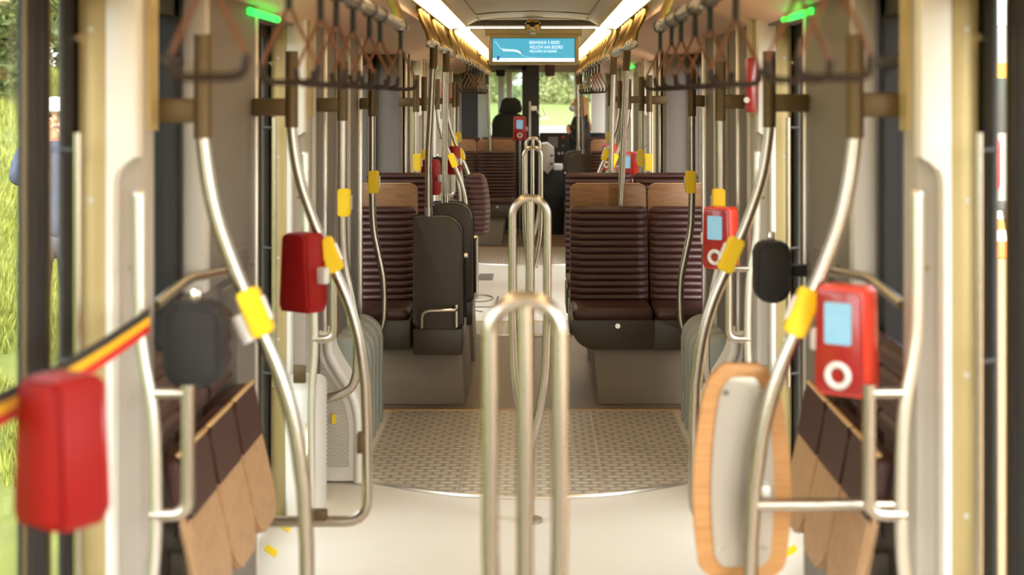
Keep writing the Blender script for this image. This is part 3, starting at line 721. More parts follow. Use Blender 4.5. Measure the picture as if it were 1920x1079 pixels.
def bay(y, mir, N):
    # mir=+1: double seats on the right, shells on the left
    d = mir; S2, S1 = SIDE[mir], SIDE[-mir]
    def sx(a, b): return tuple(sorted((d*a, d*b)))
    w1, w2 = sx(.215, .665), sx(.667, 1.11)
    seat(*w1, y, 'A', '%s %s ribbed brown seat by the aisle, facing the viewer with low back' % (N, S2), aisle=-d)
    seat(*w2, y, 'A', '%s %s ribbed brown seat by the wall, facing the viewer with low back' % (N, S2))
    seat(*w1, y+.525, 'B', '%s %s oak backed seat by the aisle, just behind the low ribbed back' % (N, S2), ztop=1.2)
    seat(*w2, y+.525, 'B', '%s %s oak backed seat by the wall, just behind the low ribbed back' % (N, S2), ztop=1.2)
    seat(*w1, y+1.3, 'C', '%s %s tall ribbed seat by the aisle, showing above the oak back' % (N, S2), ztop=1.2)
    seat(*w2, y+1.3, 'C', '%s %s tall ribbed seat by the wall, showing above the oak back' % (N, S2), ztop=1.2)
    v = sx(-.665, -1.11)
    seat(*v, y, 'A', '%s %s single ribbed brown seat beside the dark shell, facing the viewer' % (N, S1))
    seat(*v, y+.525, 'B', '%s %s single oak backed seat beside the dark shells' % (N, S1), ztop=1.2)
    seat(*v, y+1.3, 'C', '%s %s single tall ribbed seat behind the oak back' % (N, S1), ztop=1.2)
    shell_seat(-d*.375, -d*.64, y-.1, -d, '%s %s dark shell seat at the aisle, front one with metal handle' % (N, S1))
    shell_seat(-d*.365, -d*.61, y+.9, -d, '%s %s dark shell seat at the aisle, second one behind' % (N, S1), False)
    for (nm, pts, lab) in (('a', [(.335, .32), (.365, 0), (1.11, 0), (1.11, .32)], S2), ('b', [(-.385, .315), (-.37, 0), (-1.11, 0), (-1.11, .315)], S1)):
        k = MB(); k.prism([(d*a, b) for a, b in pts], 'y', y+.12, y+.9, .012)
        o = k.build('seat_plinth', 'box'); tag(o, 'grey plinth carrying the front %s seats on the %s' % (N, lab), 'plinth')
        k = MB(); k.prism([(d*a, b) for a, b in pts], 'y', y+1.4, y+1.78, .012)
        o = k.build('seat_plinth', 'box'); tag(o, 'grey plinth carrying the rear %s seats on the %s' % (N, lab), 'plinth')
bay(7.74, 1, 'near'); bay(16.2, -1, 'far')

# ------------------------------------------------------------------ ceiling rails, brackets, straps, posts
def rail(s, x, z, y0, y1, label):
    k = MB(); rr = .0205 if y0 < 5 else .013; k.tube([(s*x, y0, z), (s*x, y1, z)], rr, 16); k.tube([(s*x, y1-.012, z), (s*x, y1+.006, z)], rr+.0015, 16)
    o = k.build('ceiling_rail', 'steel'); tag(o, label, 'rail')
def bracket_parts(T, s, x, z):
    y = T.location.y
    for dy in (-.04, .04):
        k = MB(); k.tube(crom([(s*(x+.0), y+dy, z+.005), (s*(x+.012), y+dy, z+.06), (s*(x+.045), y+dy, z+.13), (s*(x+.062), y+dy, z+.19), (s*(x+.06), y+dy, z+.22)], 4), .016, 8); k.build('bent_bar', 'gold', T)
    k = MB(); k.box(s*x-.02, s*x+.02, y-.05, y+.05, z-.022, z+.02, .006); k.build('clamp', 'steel', T)
RAILS = [(.50, 1.975, 1.2, 5.55, 'over the near doors'), (.535, 1.985, 7.4, 9.35, 'over the near seats'), (.52, 1.985, 9.8, 15.2, 'over the far doors'), (.535, 1.985, 15.8, 17.6, 'over the far seats')]
BR = [(2.6, 4.1, 5.4), (7.5, 7.72, 7.94, 8.5, 8.72, 8.94, 9.2), tuple(9.95+.52*i for i in range(10)), (15.95, 16.4, 16.9, 17.4)]
for s in (-1, 1):
    for (x, z, y0, y1, w), ys in zip(RAILS, BR):
        rail(s, x, z, y0, y1, 'long steel ceiling rail %s on the %s' % (w, SIDE[s]))
        proto = None
        for i, y in enumerate(ys):
            lab = '%s bent metal bracket from the near end of the %s rail %s' % (ORD[i], SIDE[s], w)
            if proto is None:
                proto = thing('rail_bracket', lab, 'bracket', (s*x, y, z), 'bent ceiling rail brackets'); bracket_parts(proto, s, x, z)
            else: copy_tree(proto, (s*x, y, z), lab)
def strap_parts(T):
    x, y, z = T.location
    k = MB(); k.tube([(x+.0245*math.cos(a*PI/10), y, z+.0245*math.sin(a*PI/10)) for a in range(20)], .003, 6, closed=True); k.tube([(x, y, z-.026), (x, y, z-.09)], .0085, 10); k.build('rail_clip', 'black', T)
    k = MB()
    for q in (-1, 1):
        k.tube(crom([(x+q*.003, y, z-.085), (x+q*.02, y, z-.125), (x+q*.045, y, z-.175), (x+q*.059, y, z-.215), (x+q*.057, y, z-.228)], 4), .0042, 8, flat=1.7)
    k.build('leather_loop', 'strap', T)
    k = MB(); k.tube(crom([(x-.0595, y, z-.205), (x-.056, y, z-.232), (x-.04, y, z-.242), (x, y, z-.243), (x+.04, y, z-.242), (x+.056, y, z-.232), (x+.0595, y, z-.205)], 4), .0075, 10); k.build('grip_bar', 'handle', T)
ST = {(-1, 0): (2.24, 2.98, 3.42, 3.69, 4.03, 4.43, 4.73, 5.45), (1, 0): (2.3, 2.62, 3.44, 3.94, 4.31, 4.72, 5.04, 5.5),
      (-1, 2): (11.2, 11.8, 12.4, 13.0, 13.6, 14.3), (1, 2): (11.2, 11.8, 12.4, 13.0, 13.6, 14.3)}
proto = None
for (s, ri), ys in ST.items():
    x, z, _, _, w = RAILS[ri]
    for i, y in enumerate(ys):
        lab = '%s brown hand strap from the near end of %s rail %s' % (ORD[i], SIDE[s], w)
        if proto is None:
            proto = thing('hand_strap', lab, 'hand strap', (s*x, y, z), 'brown hanging hand straps'); strap_parts(proto)
        else: copy_tree(proto, (s*x, y, z), lab)
def post(xb, xt, y, zb, label, zt=1.985):
    T = thing('seat_post', label, 'grab pole', (xb, y, zb), 'posts from seats to the ceiling rail')
    k = MB(); k.tube(crom([(xb, y, zb), (xb, y, zb+.3), (xb+(xt-xb)*.3, y, zb+.5), (xt, y, zt)], 6), .0185, 14); k.build('post_tube', 'steel', T)
    k = MB(); k.tube([(xt-(xt-xb)*.12, y, zt-.13), (xt, y, zt)], .022, 14); k.build('top_sleeve', 'bronze', T)
    k = MB(); k.tube([(xb, y, zb-.005), (xb, y, zb+.045)], .0235, 14); k.build('base_collar', 'chrome', T)
post(-.56, -.53, 7.68, 1.06, 'steel post on the front left dark shell seat')
post(-.535, -.525, 8.68, 1.06, 'steel post on the second left dark shell seat')
post(.475, .55, 8.226, .32, 'steel post rising behind the right low ribbed seat')
post(.49, .55, 9.62, .0, 'steel post rising behind the right tall ribbed seats')
post(.56, .53, 16.14, 1.06, 'steel post on the front far right dark shell seat')
post(.535, .525, 17.14, 1.06, 'steel post on the second far right dark shell seat')
post(-.475, -.55, 16.686, .32, 'steel post rising behind the far left low ribbed seat')

# portal frames, lamp line, camera, screen
for i, (y, w, z, lab) in enumerate(((10.05, .59, 2.235, 'near'), (16.0, .6, 2.24, 'far'))):
    k = MB(); k.box(-w-.015, w+.015, y-.02, y+.02, z-.03, z+.012, .006); k.box(-w-.015, -w+.022, y-.02, y+.02, 1.98, z-.03, .006); k.box(w-.022, w+.015, y-.02, y+.02, 1.98, z-.03, .006)
    o = k.build('trim_%d' % (50+i), 'portal'); struct(o, 'grey portal frame across the ceiling at the %s articulation' % lab, 'trim')
T = thing('lamp_strip', 'thin white lamp line under the grey ceiling portal', 'lamp', (0, 10.06, 2.175))
for s in (-1, 1):
    k = MB(); k.box(s*.06, s*.56, 10.04, 10.065, 2.19, 2.199); k.build('lamp_half', 'ledline', T)
T = thing('dome_camera', 'small round ceiling camera in the middle of the portal', 'camera', (-.01, 10.0, 2.22))
k = MB(); k.prism(rrect(-.045, .045, 2.17, 2.25, .015), 'y', 9.96, 10.03, .006); k.build('camera_body', 'gold', T)
k = MB(); k.ball((-.002, 9.962, 2.213), (.022, .02, .018)); k.build('lens_dome', 'black', T)
k = MB(); k.box(-.055, .055, 9.96, 10.0, 2.215, 2.225); k.box(-.02, .02, 9.97, 10.03, 2.145, 2.162, .004); k.build('camera_wings', 'chrome', T)
ys = 10.4
T = thing('information_screen', 'blue information screen with white welcome text hanging over the aisle', 'screen', (0, ys, 2.05))
x0, x1, z0, z1 = -.325, .337, 1.94, 2.165
k = MB(); k.box(x0, x1, ys, ys+.09, z0, z1, .01); k.box(-.35, .36, ys+.02, ys+.07, 2.15, 2.25, .006); k.build('screen_housing', 'beige', T)
k = MB(); k.box(-.300, .310, ys-.006, ys+.01, 1.957, 2.137); k.build('screen_bezel', 'black', T)
k = MB(); k.box(-.295, .305, ys-.009, ys-.005, 1.961, 2.133); pn = k.build('screen_picture', 'sblue', T)
k = MB(); k.box(-.295, .305, ys-.0105, ys-.008, 1.961, 1.988); k.build('white_band', 'swhite', pn)
pts = crom([(-.275, 0, 2.108), (-.262, 0, 2.092), (-.25, 0, 2.075), (-.238, 0, 2.058), (-.21, 0, 2.047), (-.17, 0, 2.045), (-.13, 0, 2.042), (-.1, 0, 2.03), (-.08, 0, 2.01), (-.05, 0, 1.998), (-.01, 0, 1.992), (.06, 0, 1.9895)], 6)
k = MB()
for i in range(0, len(pts)-1, 2):
    t = i/len(pts); h = .003 if t < .3 else (.008 if t < .68 else .0035*(1.2-t))
    a, b = pts[i], pts[i+1]; k.box(a.x, b.x+(.002 if .3 < t < .68 else 0), ys-.0112, ys-.009, a.z-h, a.z+h)
k.build('dashed_drawing', 'swhite', pn)
k = MB(); k.tube([(-.095+.016*math.cos(a*.52), ys-.011, 2.032+.016*math.sin(a*.52)) for a in range(12)], .002, 5, closed=True); k.build('drawing_circle', 'sgrey', pn)
k = MB(); k.prism([(-.265, 1.976), (-.248, 1.973), (-.244, 1.996), (-.26, 2.0)], 'y', ys-.013, ys-.0108); k.box(-.258, -.243, ys-.0135, ys-.0125, 1.985, 2.004); k.build('square_logo', 'sdark', pn)
k = MB()
for i in range(7): k.box(-.236+i*.0095, -.229+i*.0095, ys-.0115, ys-.0108, 1.973, 1.978)
k.build('small_caption', 'sgrey', pn)
def text(s, x, z, size, shear, off, wx):
    c = bpy.data.curves.new('caption_line', 'FONT'); c.body = s; c.size = size; c.shear = shear; c.offset = 0; c.space_character = 1.12; c.extrude = .0006
    c.materials.append(M['swhite']); t = bpy.data.objects.new('caption_text', c); COL.objects.link(t)
    bpy.context.view_layer.update(); me = bpy.data.meshes.new_from_object(t.evaluated_get(bpy.context.evaluated_depsgraph_get())); bpy.data.objects.remove(t)
    o = bpy.data.objects.new('caption_line', me); COL.objects.link(o)
    o.parent = pn; l = root_loc(pn); o.location = (x-l.x, ys-.0105-l.y, z-l.z); o.rotation_euler = (PI/2, 0, 0); o.scale = (wx, 1, 1)
text('BIENVENUE À BORD', -.026, 2.091, .034, 0, .0004, .65)
text('WELKOM AAN BOORD', -.026, 2.057, .034, .22, .0004, .63)
text('WELCOME ON BOARD', -.026, 2.029, .027, 0, .0004, .66)

# red emergency covers
for (x, y, z0, z1, d, lab) in ((.885, 5.74, 1.64, 1.86, .02, 'red emergency handle cover on the right second door pillar'), (-.87, 14.12, 1.665, 1.85, .05, 'red emergency handle on the far left door pillar'), (.9, 14.13, 1.67, 1.85, .02, 'small red emergency cover on the far right door pillar')):
    T = thing('emergency_handle', lab, 'emergency handle', (x, y, z0))
    k = MB(); k.prism(rrect(x-d*.9, x+d*.9, z0, z1, .012), 'y', y-.03, y+.04, .006); k.build('cover', 'redd', T)
    k = MB(); k.disc((x-.02*(x > 0), y-.034, z0+.05), .012, 'y', .006, 12); k.build('seal_button', 'ring', T)

# tricolour strap at near left
def ribbon():
    a = Vector((-.868, 3.255, 1.19)); b = Vector((-.862, 2.28, 1.19))
    T = thing('barrier_strap', 'black yellow and red striped strap stretched across the near left door', 'strap', a)
    w = .056
    for i, (m, n) in enumerate((('strapk', 'black_stripe'), ('strapy', 'yellow_stripe'), ('logo', 'red_stripe'))):
        z1 = a.z+w/2-i*w/3; z0 = z1-w/3
        k = MB(); nseg = 12; vs = []; fs = []
        for j in range(nseg+1):
            t = j/nseg; sag = -.01*math.sin(t*PI)
            for dx in (-.0012, .0012):
                for z in (z0, z1): vs.append((a.x+(b.x-a.x)*t+dx, a.y+(b.y-a.y)*t, z+sag))
        for j in range(nseg):
            o = j*4; p = o+4
            fs += [[o, o+1, p+1, p], [o+2, p+2, p+3, o+3], [o+1, o+3, p+3, p+1], [o, p, p+2, o+2]]
        fs += [[0, 2, 3, 1], [nseg*4, nseg*4+1, nseg*4+3, nseg*4+2]]
        k.add(vs, fs); k.build(n, m, T)
ribbon()

# ------------------------------------------------------------------ cab
struct(bx('wall_cab', 'black', -.1, .07, 18.3, 18.45, 0, 2.2), 'dark centre post of the cab partition', 'wall')
k = MB(); k.box(-.1, -.93, 18.32, 18.4, 0, 1.0); k.box(-.93, -.72, 18.32, 18.4, 1.0, 2.2); k.box(-.72, -.1, 18.32, 18.4, 2.06, 2.2); k.box(-.15, -.1, 18.32, 18.4, 1.0, 2.1)
w = k.build('wall_cab', 'black'); struct(w, 'black cab partition on the left', 'wall')
MB().box(-.72, -.15, 18.35, 18.356, 1.0, 2.06).build('partition_pane', 'glassw', w)
k = MB(); k.box(-1.12, 1.12, 19.85, 20.0, 0, 1.17); struct(k.build('wall_front', 'black'), 'dark lower front wall of the cab', 'wall')
k = MB(); k.box(-1.12, 1.12, 19.85, 20.0, 2.05, 2.3); struct(k.build('wall_front', 'greyl'), 'pale header above the windscreen', 'wall')
w = struct(bx('window_20', 'white', .56, .66, 19.8, 19.95, 1.17, 2.05), 'windscreen with white side pillars', 'window')
k = MB(); k.box(-.5, -.41, 19.8, 19.95, 1.17, 2.05, .01); k.box(-.38, -.3, 19.85, 20.0, 1.17, 2.05, .01); k.box(.8, 1.1, 19.8, 19.95, 1.0, 2.05, .01); k.box(-1.1, -.62, 19.8, 19.95, 1.0, 2.05, .01); k.build('window_pillar', 'white', w)
MB().box(-1.1, 1.1, 19.9, 19.906, 1.17, 2.05).build('window_pane', 'glassw', w)
for s in (-1, 1):
    struct(bx('wall_'+SIDE[s], 'grey', s*1.05, s*1.12, 18.2, 20, 0, 1.0), 'lower side wall of the cab on the %s' % SIDE[s], 'wall')
    struct(bx('wall_'+SIDE[s], 'black', s*1.05, s*1.12, 18.55, 18.7, 1.0, 2.1), 'black post in the cab side on the %s' % SIDE[s], 'wall')
    w = struct(bx('window_%d' % (22+(s > 0)), 'glassd', s*1.08, s*1.086, 18.7, 19.9, 1.0, 2.05), 'cab side window on the %s' % SIDE[s], 'window')
# driver seat
T = thing('driver_seat', 'dark driver seat with headrest behind the cab partition', 'seat', (-.32, 19.0, 0))
k = MB(); k.prism([(-.47, 1.5), (-.45, 1.56), (-.43, 1.66), (-.38, 1.7), (-.24, 1.7), (-.18, 1.65), (-.155, 1.55), (-.17, 1.5), (-.24, 1.485), (-.4, 1.485)], 'y', 18.95, 19.08, .03, 3); k.build('headrest', 'seatfab', T)
k = MB(); k.prism(rrect(-.56, -.1, .6, 1.49, (.05, .05, .14, .14), 8), 'y', 18.98, 19.1, .035, 3); k.build('backrest', 'seatfab', T)
k = MB(); k.box(-.56, -.1, 19.05, 19.5, .5, .62, .04, 3); k.build('cushion', 'seatfab', T)
k = MB(); k.tube([(-.33, 19.2, 0), (-.33, 19.2, .52)], .07, 14); k.build('pedestal', 'black', T)
k = MB(); k.box(-.39, -.37, 19.0, 19.02, 1.46, 1.52); k.box(-.27, -.25, 19.0, 19.02, 1.46, 1.52); k.build('headrest_rod', 'chrome', T)
# dashboard
T = thing('dashboard', 'black driver dashboard with screen and round buttons', 'dashboard', (.25, 19.0, 0))
k = MB(); k.prism([(18.8, 0), (18.8, .88), (18.95, 1.23), (19.75, 1.2), (19.75, 0)], 'x', .08, .95, .01); k.build('console', 'black', T)
def onpanel(t, e=.004): return (18.8+.15*t-.92*e, .88+.35*t+.39*e)
k = MB(); a, b = onpanel(.45), onpanel(.85); k.add([(.19, a[0], a[1]), (.32, a[0], a[1]), (.32, b[0], b[1]), (.19, b[0], b[1])], [[0, 1, 2, 3]]); k.build('display', 'greyd', T)
for (x, t, m, r, nm) in ((.385, .82, 'busred', .022, 'red_button'), (.385, .5, 'greyd', .018, 'grey_button'), (.33, .22, 'ring', .018, 'white_button'), (.38, .22, 'greyl', .018, 'white_button'), (.27, .24, 'greyd', .012, 'grey_button')):
    p = onpanel(t); k = MB(); k.ball((x, p[0], p[1]), (r, .012, r)); k.build(nm, m, T)
T = thing('fare_desk', 'light grey fare desk with slots beside the cab door', 'desk', (.2, 17.6, 0))
k = MB(); k.prism([(.1, .82), (.1, 1.13), (.17, 1.14), (.25, 1.08), (.25, .86), (.17, .76)], 'y', 17.4, 17.9, .01); k.build('desk_body', 'greyl', T)
k = MB(); k.box(.205, .235, 17.393, 17.4, .98, 1.0); k.box(.205, .235, 17.393, 17.4, .88, .9); k.build('slot', 'black', T)
k = MB(); k.box(.1, .36, 17.6, 17.95, 0, .8, .01); k.build('desk_base', 'black', T)
k = MB(); k.box(.25, .36, 17.6, 17.9, .8, .87, .005); k.build('desk_top', 'white', T)
k = MB(); k.box(.02, .16, 17.5, 17.6, 1.06, 1.1, .006); k.build('tray', 'char', T)
T = thing('folding_tray', 'small pale bracket tray on the dark cab post', 'tray', (.02, 18.25, 1.5))
k = MB(); k.box(-.035, .04, 18.2, 18.3, 1.53, 1.59, .008); k.build('mount', 'white', T)
k = MB(); k.tube([(.03, 18.2, 1.55), (.09, 18.2, 1.45), (.17, 18.2, 1.43), (.12, 18.2, 1.56)], .009, 8); k.build('tray_arm', 'steelw', T)
k = MB(); k.box(.09, .17, 18.15, 18.25, 1.425, 1.44, .004); k.build('tray_plate', 'swhite', T)  # plate given a glow of its own
MB().box(-.062, -.035, 18.27, 18.3, 1.2, 1.65).build('post_strip', 'greyl', T)
for (x, w_, m, lab) in ((-.46, .13, 'black', 'dark sun visor at the left of the windscreen'), (.22, .14, 'mauve', 'mauve sun visor at the middle of the windscreen')):
    T = thing('sun_visor', lab, 'sun visor', (x, 19.6, 2.05))
    k = MB(); k.prism(rrect(x-w_/2, x+w_/2, 1.99, 2.2, .03), 'y', 19.58, 19.61, .006); k.build('visor_panel', m, T)
    k = MB(); k.tube([(x, 19.6, 2.2), (x, 19.6, 2.31)], .01, 8); k.build('visor_rod', 'chrome', T)

# ------------------------------------------------------------------ people
def skinned(name, chains, m, parent, sub=2):
    # chains: list of [(point, radius), ...]; shared points are merged
    vs = []; es = []; rad = []; idx = {}
    off = root_loc(parent)
    for ch in chains:
        prev = None
        for p, r in ch:
            key = tuple(round(c, 4) for c in p)
            if key not in idx:
                idx[key] = len(vs); vs.append((p[0]-off.x, p[1]-off.y, p[2]-off.z)); rad.append(r)
            i = idx[key]
            if prev is not None and prev != i: es.append((prev, i))
            prev = i
    me = bpy.data.meshes.new(name); me.from_pydata(vs, es, [])
    o = bpy.data.objects.new(name, me); COL.objects.link(o); o.parent = parent
    md = o.modifiers.new('skin', 'SKIN'); md.use_smooth_shade = True
    sv = me.skin_vertices[0].data
    for i, r in enumerate(rad):
        sv[i].radius = (r, r) if not isinstance(r, tuple) else r
        sv[i].use_root = (i == 0)
    s2 = o.modifiers.new('sub', 'SUBSURF'); s2.levels = sub; s2.render_levels = sub
    me.materials.append(M[m]); return o
def hand_chains(w, d, up, side):
    w = Vector(w); d = Vector(d).normalized(); up = Vector(up).normalized(); sd = Vector(side).normalized()
    palm = w+d*.07; ch = [[(tuple(w), .026), (tuple(w+d*.035), .03), (tuple(palm), .03)]]
    for i, L in enumerate((.066, .075, .07, .055)):
        b = palm+sd*(-.026+.0175*i)+d*.004
        k1 = b+d*L*.45+up*.004; k2 = k1+d*L*.28-up*.022; k3 = k2+d*L*.05-up*.022
        ch.append([(tuple(palm), .03), (tuple(b), .0105), (tuple(k1), .009), (tuple(k2), .0085), (tuple(k3), .0075)])
    t0 = w+d*.03-sd*.028; t1 = t0+d*.03-sd*.02-up*.01; t2 = t1+d*.03-up*.012
    ch.append([(tuple(w+d*.035), .03), (tuple(t0), .013), (tuple(t1), .0105), (tuple(t2), .009)])
    return ch
def person(label, loc, yaw, zf, height, hands, cap, hair, coatm, trm, name='person'):
    T = thing(name, label, 'person', loc)
    k = height/1.70; c, s_ = math.cos(yaw), math.sin(yaw)
    def W(p): # local: +y is the way the person faces, +x their right
        return (loc[0]+(p[0]*c-p[1]*s_)*k, loc[1]+(p[0]*s_+p[1]*c)*k, loc[2]+p[2]*k)
    def D(p): return (p[0]*c-p[1]*s_, p[0]*s_+p[1]*c, p[2])
    body = [[((0, 0, .93), .13), ((0, 0, 1.08), .12), ((0, .0, 1.26), .135), ((0, -.01, 1.38), .1), ((0, .0, 1.45), .052), ((0, .015, 1.50), .056), ((0, .02, 1.565), .085), ((0, .015, 1.63), .08), ((0, .01, 1.675), .045)]]
    for sd, (el, wr, _) in zip((1, -1), hands):
        body.append([((0, -.01, 1.38), .1), ((sd*.12, -.01, 1.385), .07), ((sd*.175, -.01, 1.36), .055), (el, .043), (wr, .026)])
        body.append([((0, 0, .93), .13), ((sd*.09, 0, .86), .088), ((sd*.1, .02, .48), .055), ((sd*.1, -.01, .25), .05), ((sd*.1, -.01, .09), .036), ((sd*.105, .04, .03), .036), ((sd*.11, .15, .022), .026)])
    ch = [[(W(p), r*k) for p, r in q] for q in body]
    for sd, (el, wr, hd) in zip((1, -1), hands):
        hc = hand_chains(W(wr), D(hd), D((0, 0, 1)), D((sd*1.0, 0, 0)))
        ch += hc
    bd = skinned('body', ch, 'skin', T)
    # coat over torso and arms
    cc = [[(W((0, 0, .80)), .165*k), (W((0, 0, 1.0)), .152*k), (W((0, .0, 1.26)), .158*k), (W((0, -.01, 1.385)), .115*k), (W((0, -.005, 1.425)), .07*k)]]
    for sd, (el, wr, _) in zip((1, -1), hands):
        wv = Vector(wr)*.9+Vector(el)*.1
        cc.append([(W((0, -.01, 1.385)), .115*k), (W((sd*.12, -.01, 1.39)), .085*k), (W((sd*.18, -.01, 1.36)), .07*k), (W(el), .058*k), (W(tuple(wv)), .042*k)])
    skinned('coat', cc, coatm, T)
    tc = []
    for sd in (1, -1):
        tc.append([(W((0, 0, .92)), .14*k), (W((sd*.09, 0, .84)), .1*k), (W((sd*.1, .02, .48)), .07*k), (W((sd*.1, -.01, .12)), .058*k)])
    skinned('trousers', tc, trm, T)
    m = MB()
    for sd in (1, -1):
        a = W((sd*.105, .06, .035)); m.ball(a, (.06*k, .06*k, .035*k)); b = W((sd*.11, .14, .03)); m.ball(b, (.05*k, .05*k, .03*k))
    m.build('shoe', 'black', T)
    # face
    m = MB(); m.ball(W((0, .105, 1.575)), .013*k); m.tube([W((0, .095, 1.60)), W((0, .118, 1.572))], .009*k, 8); m.build('nose', 'skin', bd)
    m = MB()
    for sd in (1, -1): m.ball(W((sd*.032, .09, 1.60)), .010*k)
    m.build('eye', 'black', bd)
    m = MB(); m.tube([W((-.022, .094, 1.535)), W((0, .1, 1.533)), W((.022, .094, 1.535))], .005*k, 6); m.build('mouth', 'mauve', bd)
    m = MB()
    for sd in (1, -1): m.ball(W((sd*.082, .01, 1.58)), (.015*k, .02*k, .03*k))
    m.build('ear', 'skin', bd)
    if hair == 'long':
        m = MB(); m.ball(W((0, -.012, 1.605)), (.098*k, .1*k, .1*k), 16, 12)
        rnd = random.Random(3)
        for i in range(46):
            a = PI*.05+PI*.9*i/45; a = -a
            x, y = .088*math.cos(a), -.01+.088*math.sin(a)
            j = rnd.uniform(-.012, .012); L = rnd.uniform(1.24, 1.32)
            m.tube([W(p) for p in crom([(x*.55, y*.5, 1.69), (x*1.02, y*1.02, 1.62), (x*1.06+j, y*1.1, 1.5), (x*1.18+j, y*1.15-.01, 1.39), (x*1.15+j*2, y*1.2-.03, L)], 3)], lambda t: .016*(1-.6*t)*k, 6)
        m.build('hair', 'hair', T)
        m = MB(); m.ball(W((0, .085, 1.545)), (.05*k, .05*k, .045*k)); m.build('face_mask', 'mask', T)
    else:
        m = MB(); m.ball(W((0, -.015, 1.6)), (.09*k, .09*k, .088*k), 16, 12); m.build('hair', 'hair', T)
    if cap:
        m = MB(); m.ball(W((0, .0, 1.645)), (.1*k, .1*k, .07*k), 16, 10); m.prism([(W((x, y, 0))[0], W((x, y, 0))[1]) for x, y in ((-.075, .06), (-.06, .15), (0, .175), (.06, .15), (.075, .06))], 'z', W((0, 0, 1.625))[2], W((0, 0, 1.64))[2], .003); m.build('cap', 'cap', T)
    return T
# passenger by the cab, facing left, hands raised in front
p1 = person('person with long blond hair and black coat standing at the cab, hands raised', (.59, 18.26, 0), PI/2, 0, 1.72,
       (((.2, .04, 1.1), (.1, .13, 1.27), (-.75, .1, .65)), ((-.2, .03, 1.1), (-.08, .14, 1.25), (.7, .15, .7))), False, 'long', 'coat', 'trouser')
p2 = person('person in white cap and dark jacket standing outside on the grass by the left door', (-3.46, 10.3, -.33), PI+.35, 0, 2.02,
       (((.22, .12, 1.2), (.07, .24, 1.5), (-.2, .3, .9)), ((-.22, .12, 1.2), (-.06, .24, 1.47), (.2, .3, .9))), True, 'short', 'navy', 'trouser')
p2h = None

# ------------------------------------------------------------------ outside
struct(bx('ground', 'grass', -60, -1.6, -20, 78, -.5, -.36), 'grassy ground left of the vehicle', 'ground')
struct(bx('ground', 'sand', 1.35, 40, -20, 78, -.5, -.35), 'sandy paving right of the vehicle', 'ground')
struct(bx('ground', 'asphalt', -1.6, 1.35, -20, 78, -.5, -.37), 'track bed under the vehicle', 'ground')
struct(bx('road', 'asphalt', -70, 70, 78, 104, -.5, -.34), 'pale road crossing ahead of the vehicle', 'ground')
k = MB(); vs = []; fs = []; nx, ny = 30, 60
def bank_h(x, y):
    t = min(1, max(0, (-x-3.3)/3.9)); return -.36+2.35*(t*t*(3-2*t))+.05*math.sin(x*3+y*1.7)*t+.04*math.sin(y*4.3+x)*t
for j in range(ny+1):
    for i in range(nx+1):
        x = -3.3-9*i/nx; y = -4+60*j/ny; vs.append((x, y, bank_h(x, y)))
for j in range(ny):
    for i in range(nx): fs.append([j*(nx+1)+i, j*(nx+1)+i+1, (j+1)*(nx+1)+i+1, (j+1)*(nx+1)+i])
k.add(vs, fs); struct(k.build('ground', 'grass', None, 80), 'sunlit grass bank left of the vehicle', 'ground')
rnd = random.Random(11)
k = MB(); vs = []; fs = []
def blade(x, y, z, h):
    if abs(x+3.46) < .45 and abs(y-10.3) < .45: return
    a = rnd.uniform(0, 2*PI); w = .012; lx, ly = rnd.uniform(-.4, .4)*h, rnd.uniform(-.4, .4)*h; o = len(vs)
    vs.extend([(x-w*math.cos(a), y-w*math.sin(a), z), (x+w*math.cos(a), y+w*math.sin(a), z), (x+lx, y+ly, z+h)]); fs.append([o, o+1, o+2])
for i in range(42000):
    y = rnd.uniform(7.5, 26); x = -.3*y-rnd.uniform(.0, 1.0)*(1.2+.1*y); 
    blade(x, y, (bank_h(x, y) if x < -3.3 else -.36)-.005, rnd.uniform(.05, .14))
k.add(vs, fs); o = k.build('grass', 'blade'); tag(o, 'tufts of grass on the sunlit bank', 'grass', None, 'stuff')
# meadow and rise ahead
k = MB(); k.prism([(104, -.4), (104, -.3), (118, .3), (135, 1.1), (180, 3.2), (180, -.4)], 'x', -60, 60); struct(k.build('ground', 'meadow'), 'bright meadow beyond the road ahead', 'ground')
def leaves(k, c, r, n, size, rn):
    vs = []; fs = []
    for i in range(n):
        while True:
            d = Vector((rn.uniform(-1, 1), rn.uniform(-1, 1), rn.uniform(-1, 1)))
            if .05 < d.length <= 1: break
        q = d.length; d = d*(.55+.45*q)/max(q, .01)*rn.uniform(.7, 1)
        p = Vector(c)+Vector((d.x*r[0], d.y*r[1], d.z*r[2]))
        a = Vector((rn.uniform(-1, 1), rn.uniform(-1, 1), rn.uniform(-.6, .6))).normalized(); b = a.cross(Vector((rn.uniform(-1, 1), rn.uniform(-1, 1), rn.uniform(-1, 1)))).normalized()
        s1 = size*rn.uniform(.6, 1.2); o = len(vs)
        vs.extend([p-a*s1, p+b*s1*.45, p+a*s1, p-b*s1*.45]); fs.append([o, o+1, o+2, o+3])
    k.add(vs, fs)
def bush(name, label, x, y, z, r, n, size, m, trunk=True, cat='bush', group=None):
    T = thing(name, label, cat, (x, y, z), group); rn = random.Random(int(x*31+y*17))
    k = MB()
    for j in range(7):
        leaves(k, (x+rn.uniform(-.5, .5)*r[0], y+rn.uniform(-.5, .5)*r[1], z+r[2]*rn.uniform(.2, 1.35)), (r[0]*.6, r[1]*.6, r[2]*.5), n//7, size, rn)
    k.build('foliage', m, T)
    k = MB(); k.tube([(x, y, z-.2), (x+.1, y, z+r[2]*1.2)], .05*r[2], 8); k.build('trunk', 'bark', T)
bush('bush', 'leafy dark bush on top of the grass bank, nearer one', -6.6, 17.5, 1.75, (1.4, 2.2, 1.5), 9000, .085, 'leafm')
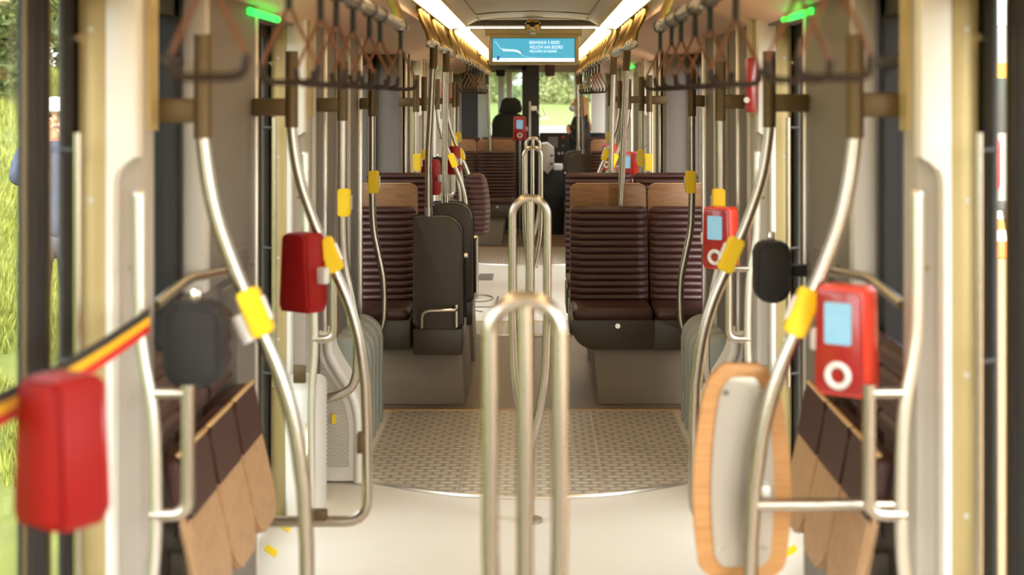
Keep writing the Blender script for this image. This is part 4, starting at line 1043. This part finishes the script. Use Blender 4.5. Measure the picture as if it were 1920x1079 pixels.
bush('bush', 'leafy bush on top of the grass bank, farther one', -8.2, 21.5, 1.9, (1.5, 2.4, 1.7), 8000, .1, 'leafm')
bush('bush', 'dense bush at the far end of the grass bank', -8.6, 27, 1.95, (2, 3, 2), 7000, .12, 'leafd')
for i, (x, y, r, h, m, lab) in enumerate(((-7.5, 142, 4.5, 5, 'leafd', 'dark tree at the left beyond the meadow'), (-4.0, 138, 3.4, 3.6, 'leafl', 'pale round tree behind the driver seat, beyond the meadow'), (.8, 150, 5.5, 6.5, 'leafd', 'tall dark tree behind the others in the middle'),
        (3.1, 136, 3.0, 3.4, 'leafl', 'pale shrub in the middle beyond the meadow'), (5.6, 140, 4.0, 3.8, 'leafl', 'pale tree right of the middle beyond the meadow'), (13.5, 148, 4.5, 5, 'leafm', 'green tree at the right beyond the meadow'), (-13, 150, 6, 6, 'leafm', 'green tree far left beyond the meadow'), (22, 152, 6, 6, 'leafm', 'green tree far right beyond the meadow'))):
    bush('tree', lab, x, y, 1.0, (r, 2.5, h), 14000, .17, m, cat='tree')
# vehicle and cone on the right
T = thing('bus', 'white bus with red tail lamps parked beyond the right door', 'bus', (7.6, 22, -.35))
k = MB(); k.prism(rrect(6.4, 8.8, .05, 2.75, (.1, .1, .25, .25)), 'y', 20.6, 29, .05); k.build('bus_body', 'buswhite', T)
k = MB(); k.box(6.39, 8.81, 20.58, 29, 1.98, 2.2); k.build('amber_band', 'busamber', T)
k = MB(); k.box(6.385, 8.815, 20.57, 29, 1.2, 1.98); k.build('window_band', 'busdark', T)
k = MB(); k.prism(rrect(6.38, 6.72, .35, 1.12, .08), 'y', 20.52, 20.62, .02); L = k.build('tail_lamp', 'busred', T)
k = MB(); k.prism(rrect(8.48, 8.82, .35, 1.12, .08), 'y', 20.52, 20.62, .02); k.build('tail_lamp', 'busred', T)
k = MB()
for z in (.5, .6, .85, .95): k.box(6.5, 6.6, 20.5, 20.53, z, z+.04)
k.build('lamp_mark', 'black', L)
k = MB(); k.box(6.45, 8.75, 20.5, 20.7, -.1, .2, .03); k.build('bumper', 'black', T)
for y in (22.3, 27):
    for x in (6.6, 8.6):
        k = MB(); k.disc((x-.14, y, .13), .48, 'x', .28, 24); k.build('wheel', 'black', T)
T = thing('traffic_cone', 'orange and white traffic cone standing on the sandy paving', 'traffic cone', (5.98, 18.3, -.35))
k = MB()
k.box(5.76, 6.2, 18.08, 18.52, -.35, -.31, .01); k.build('base', 'orange', T)
for (z0, z1, m, nm) in ((-.31, -.14, 'orange', 'lower_band'), (-.14, 0, 'cap', 'white_band'), (0, .14, 'orange', 'upper_band'), (.14, .24, 'cap', 'white_tip')):
    f = lambda z: .17-(z+.31)/.6*.14
    k = MB(); k.tube([(5.98, 18.3, z0), (5.98, 18.3, z1)], (lambda t, z0=z0, z1=z1: f(z0+(z1-z0)*t)), 20); k.build(nm, m, T)
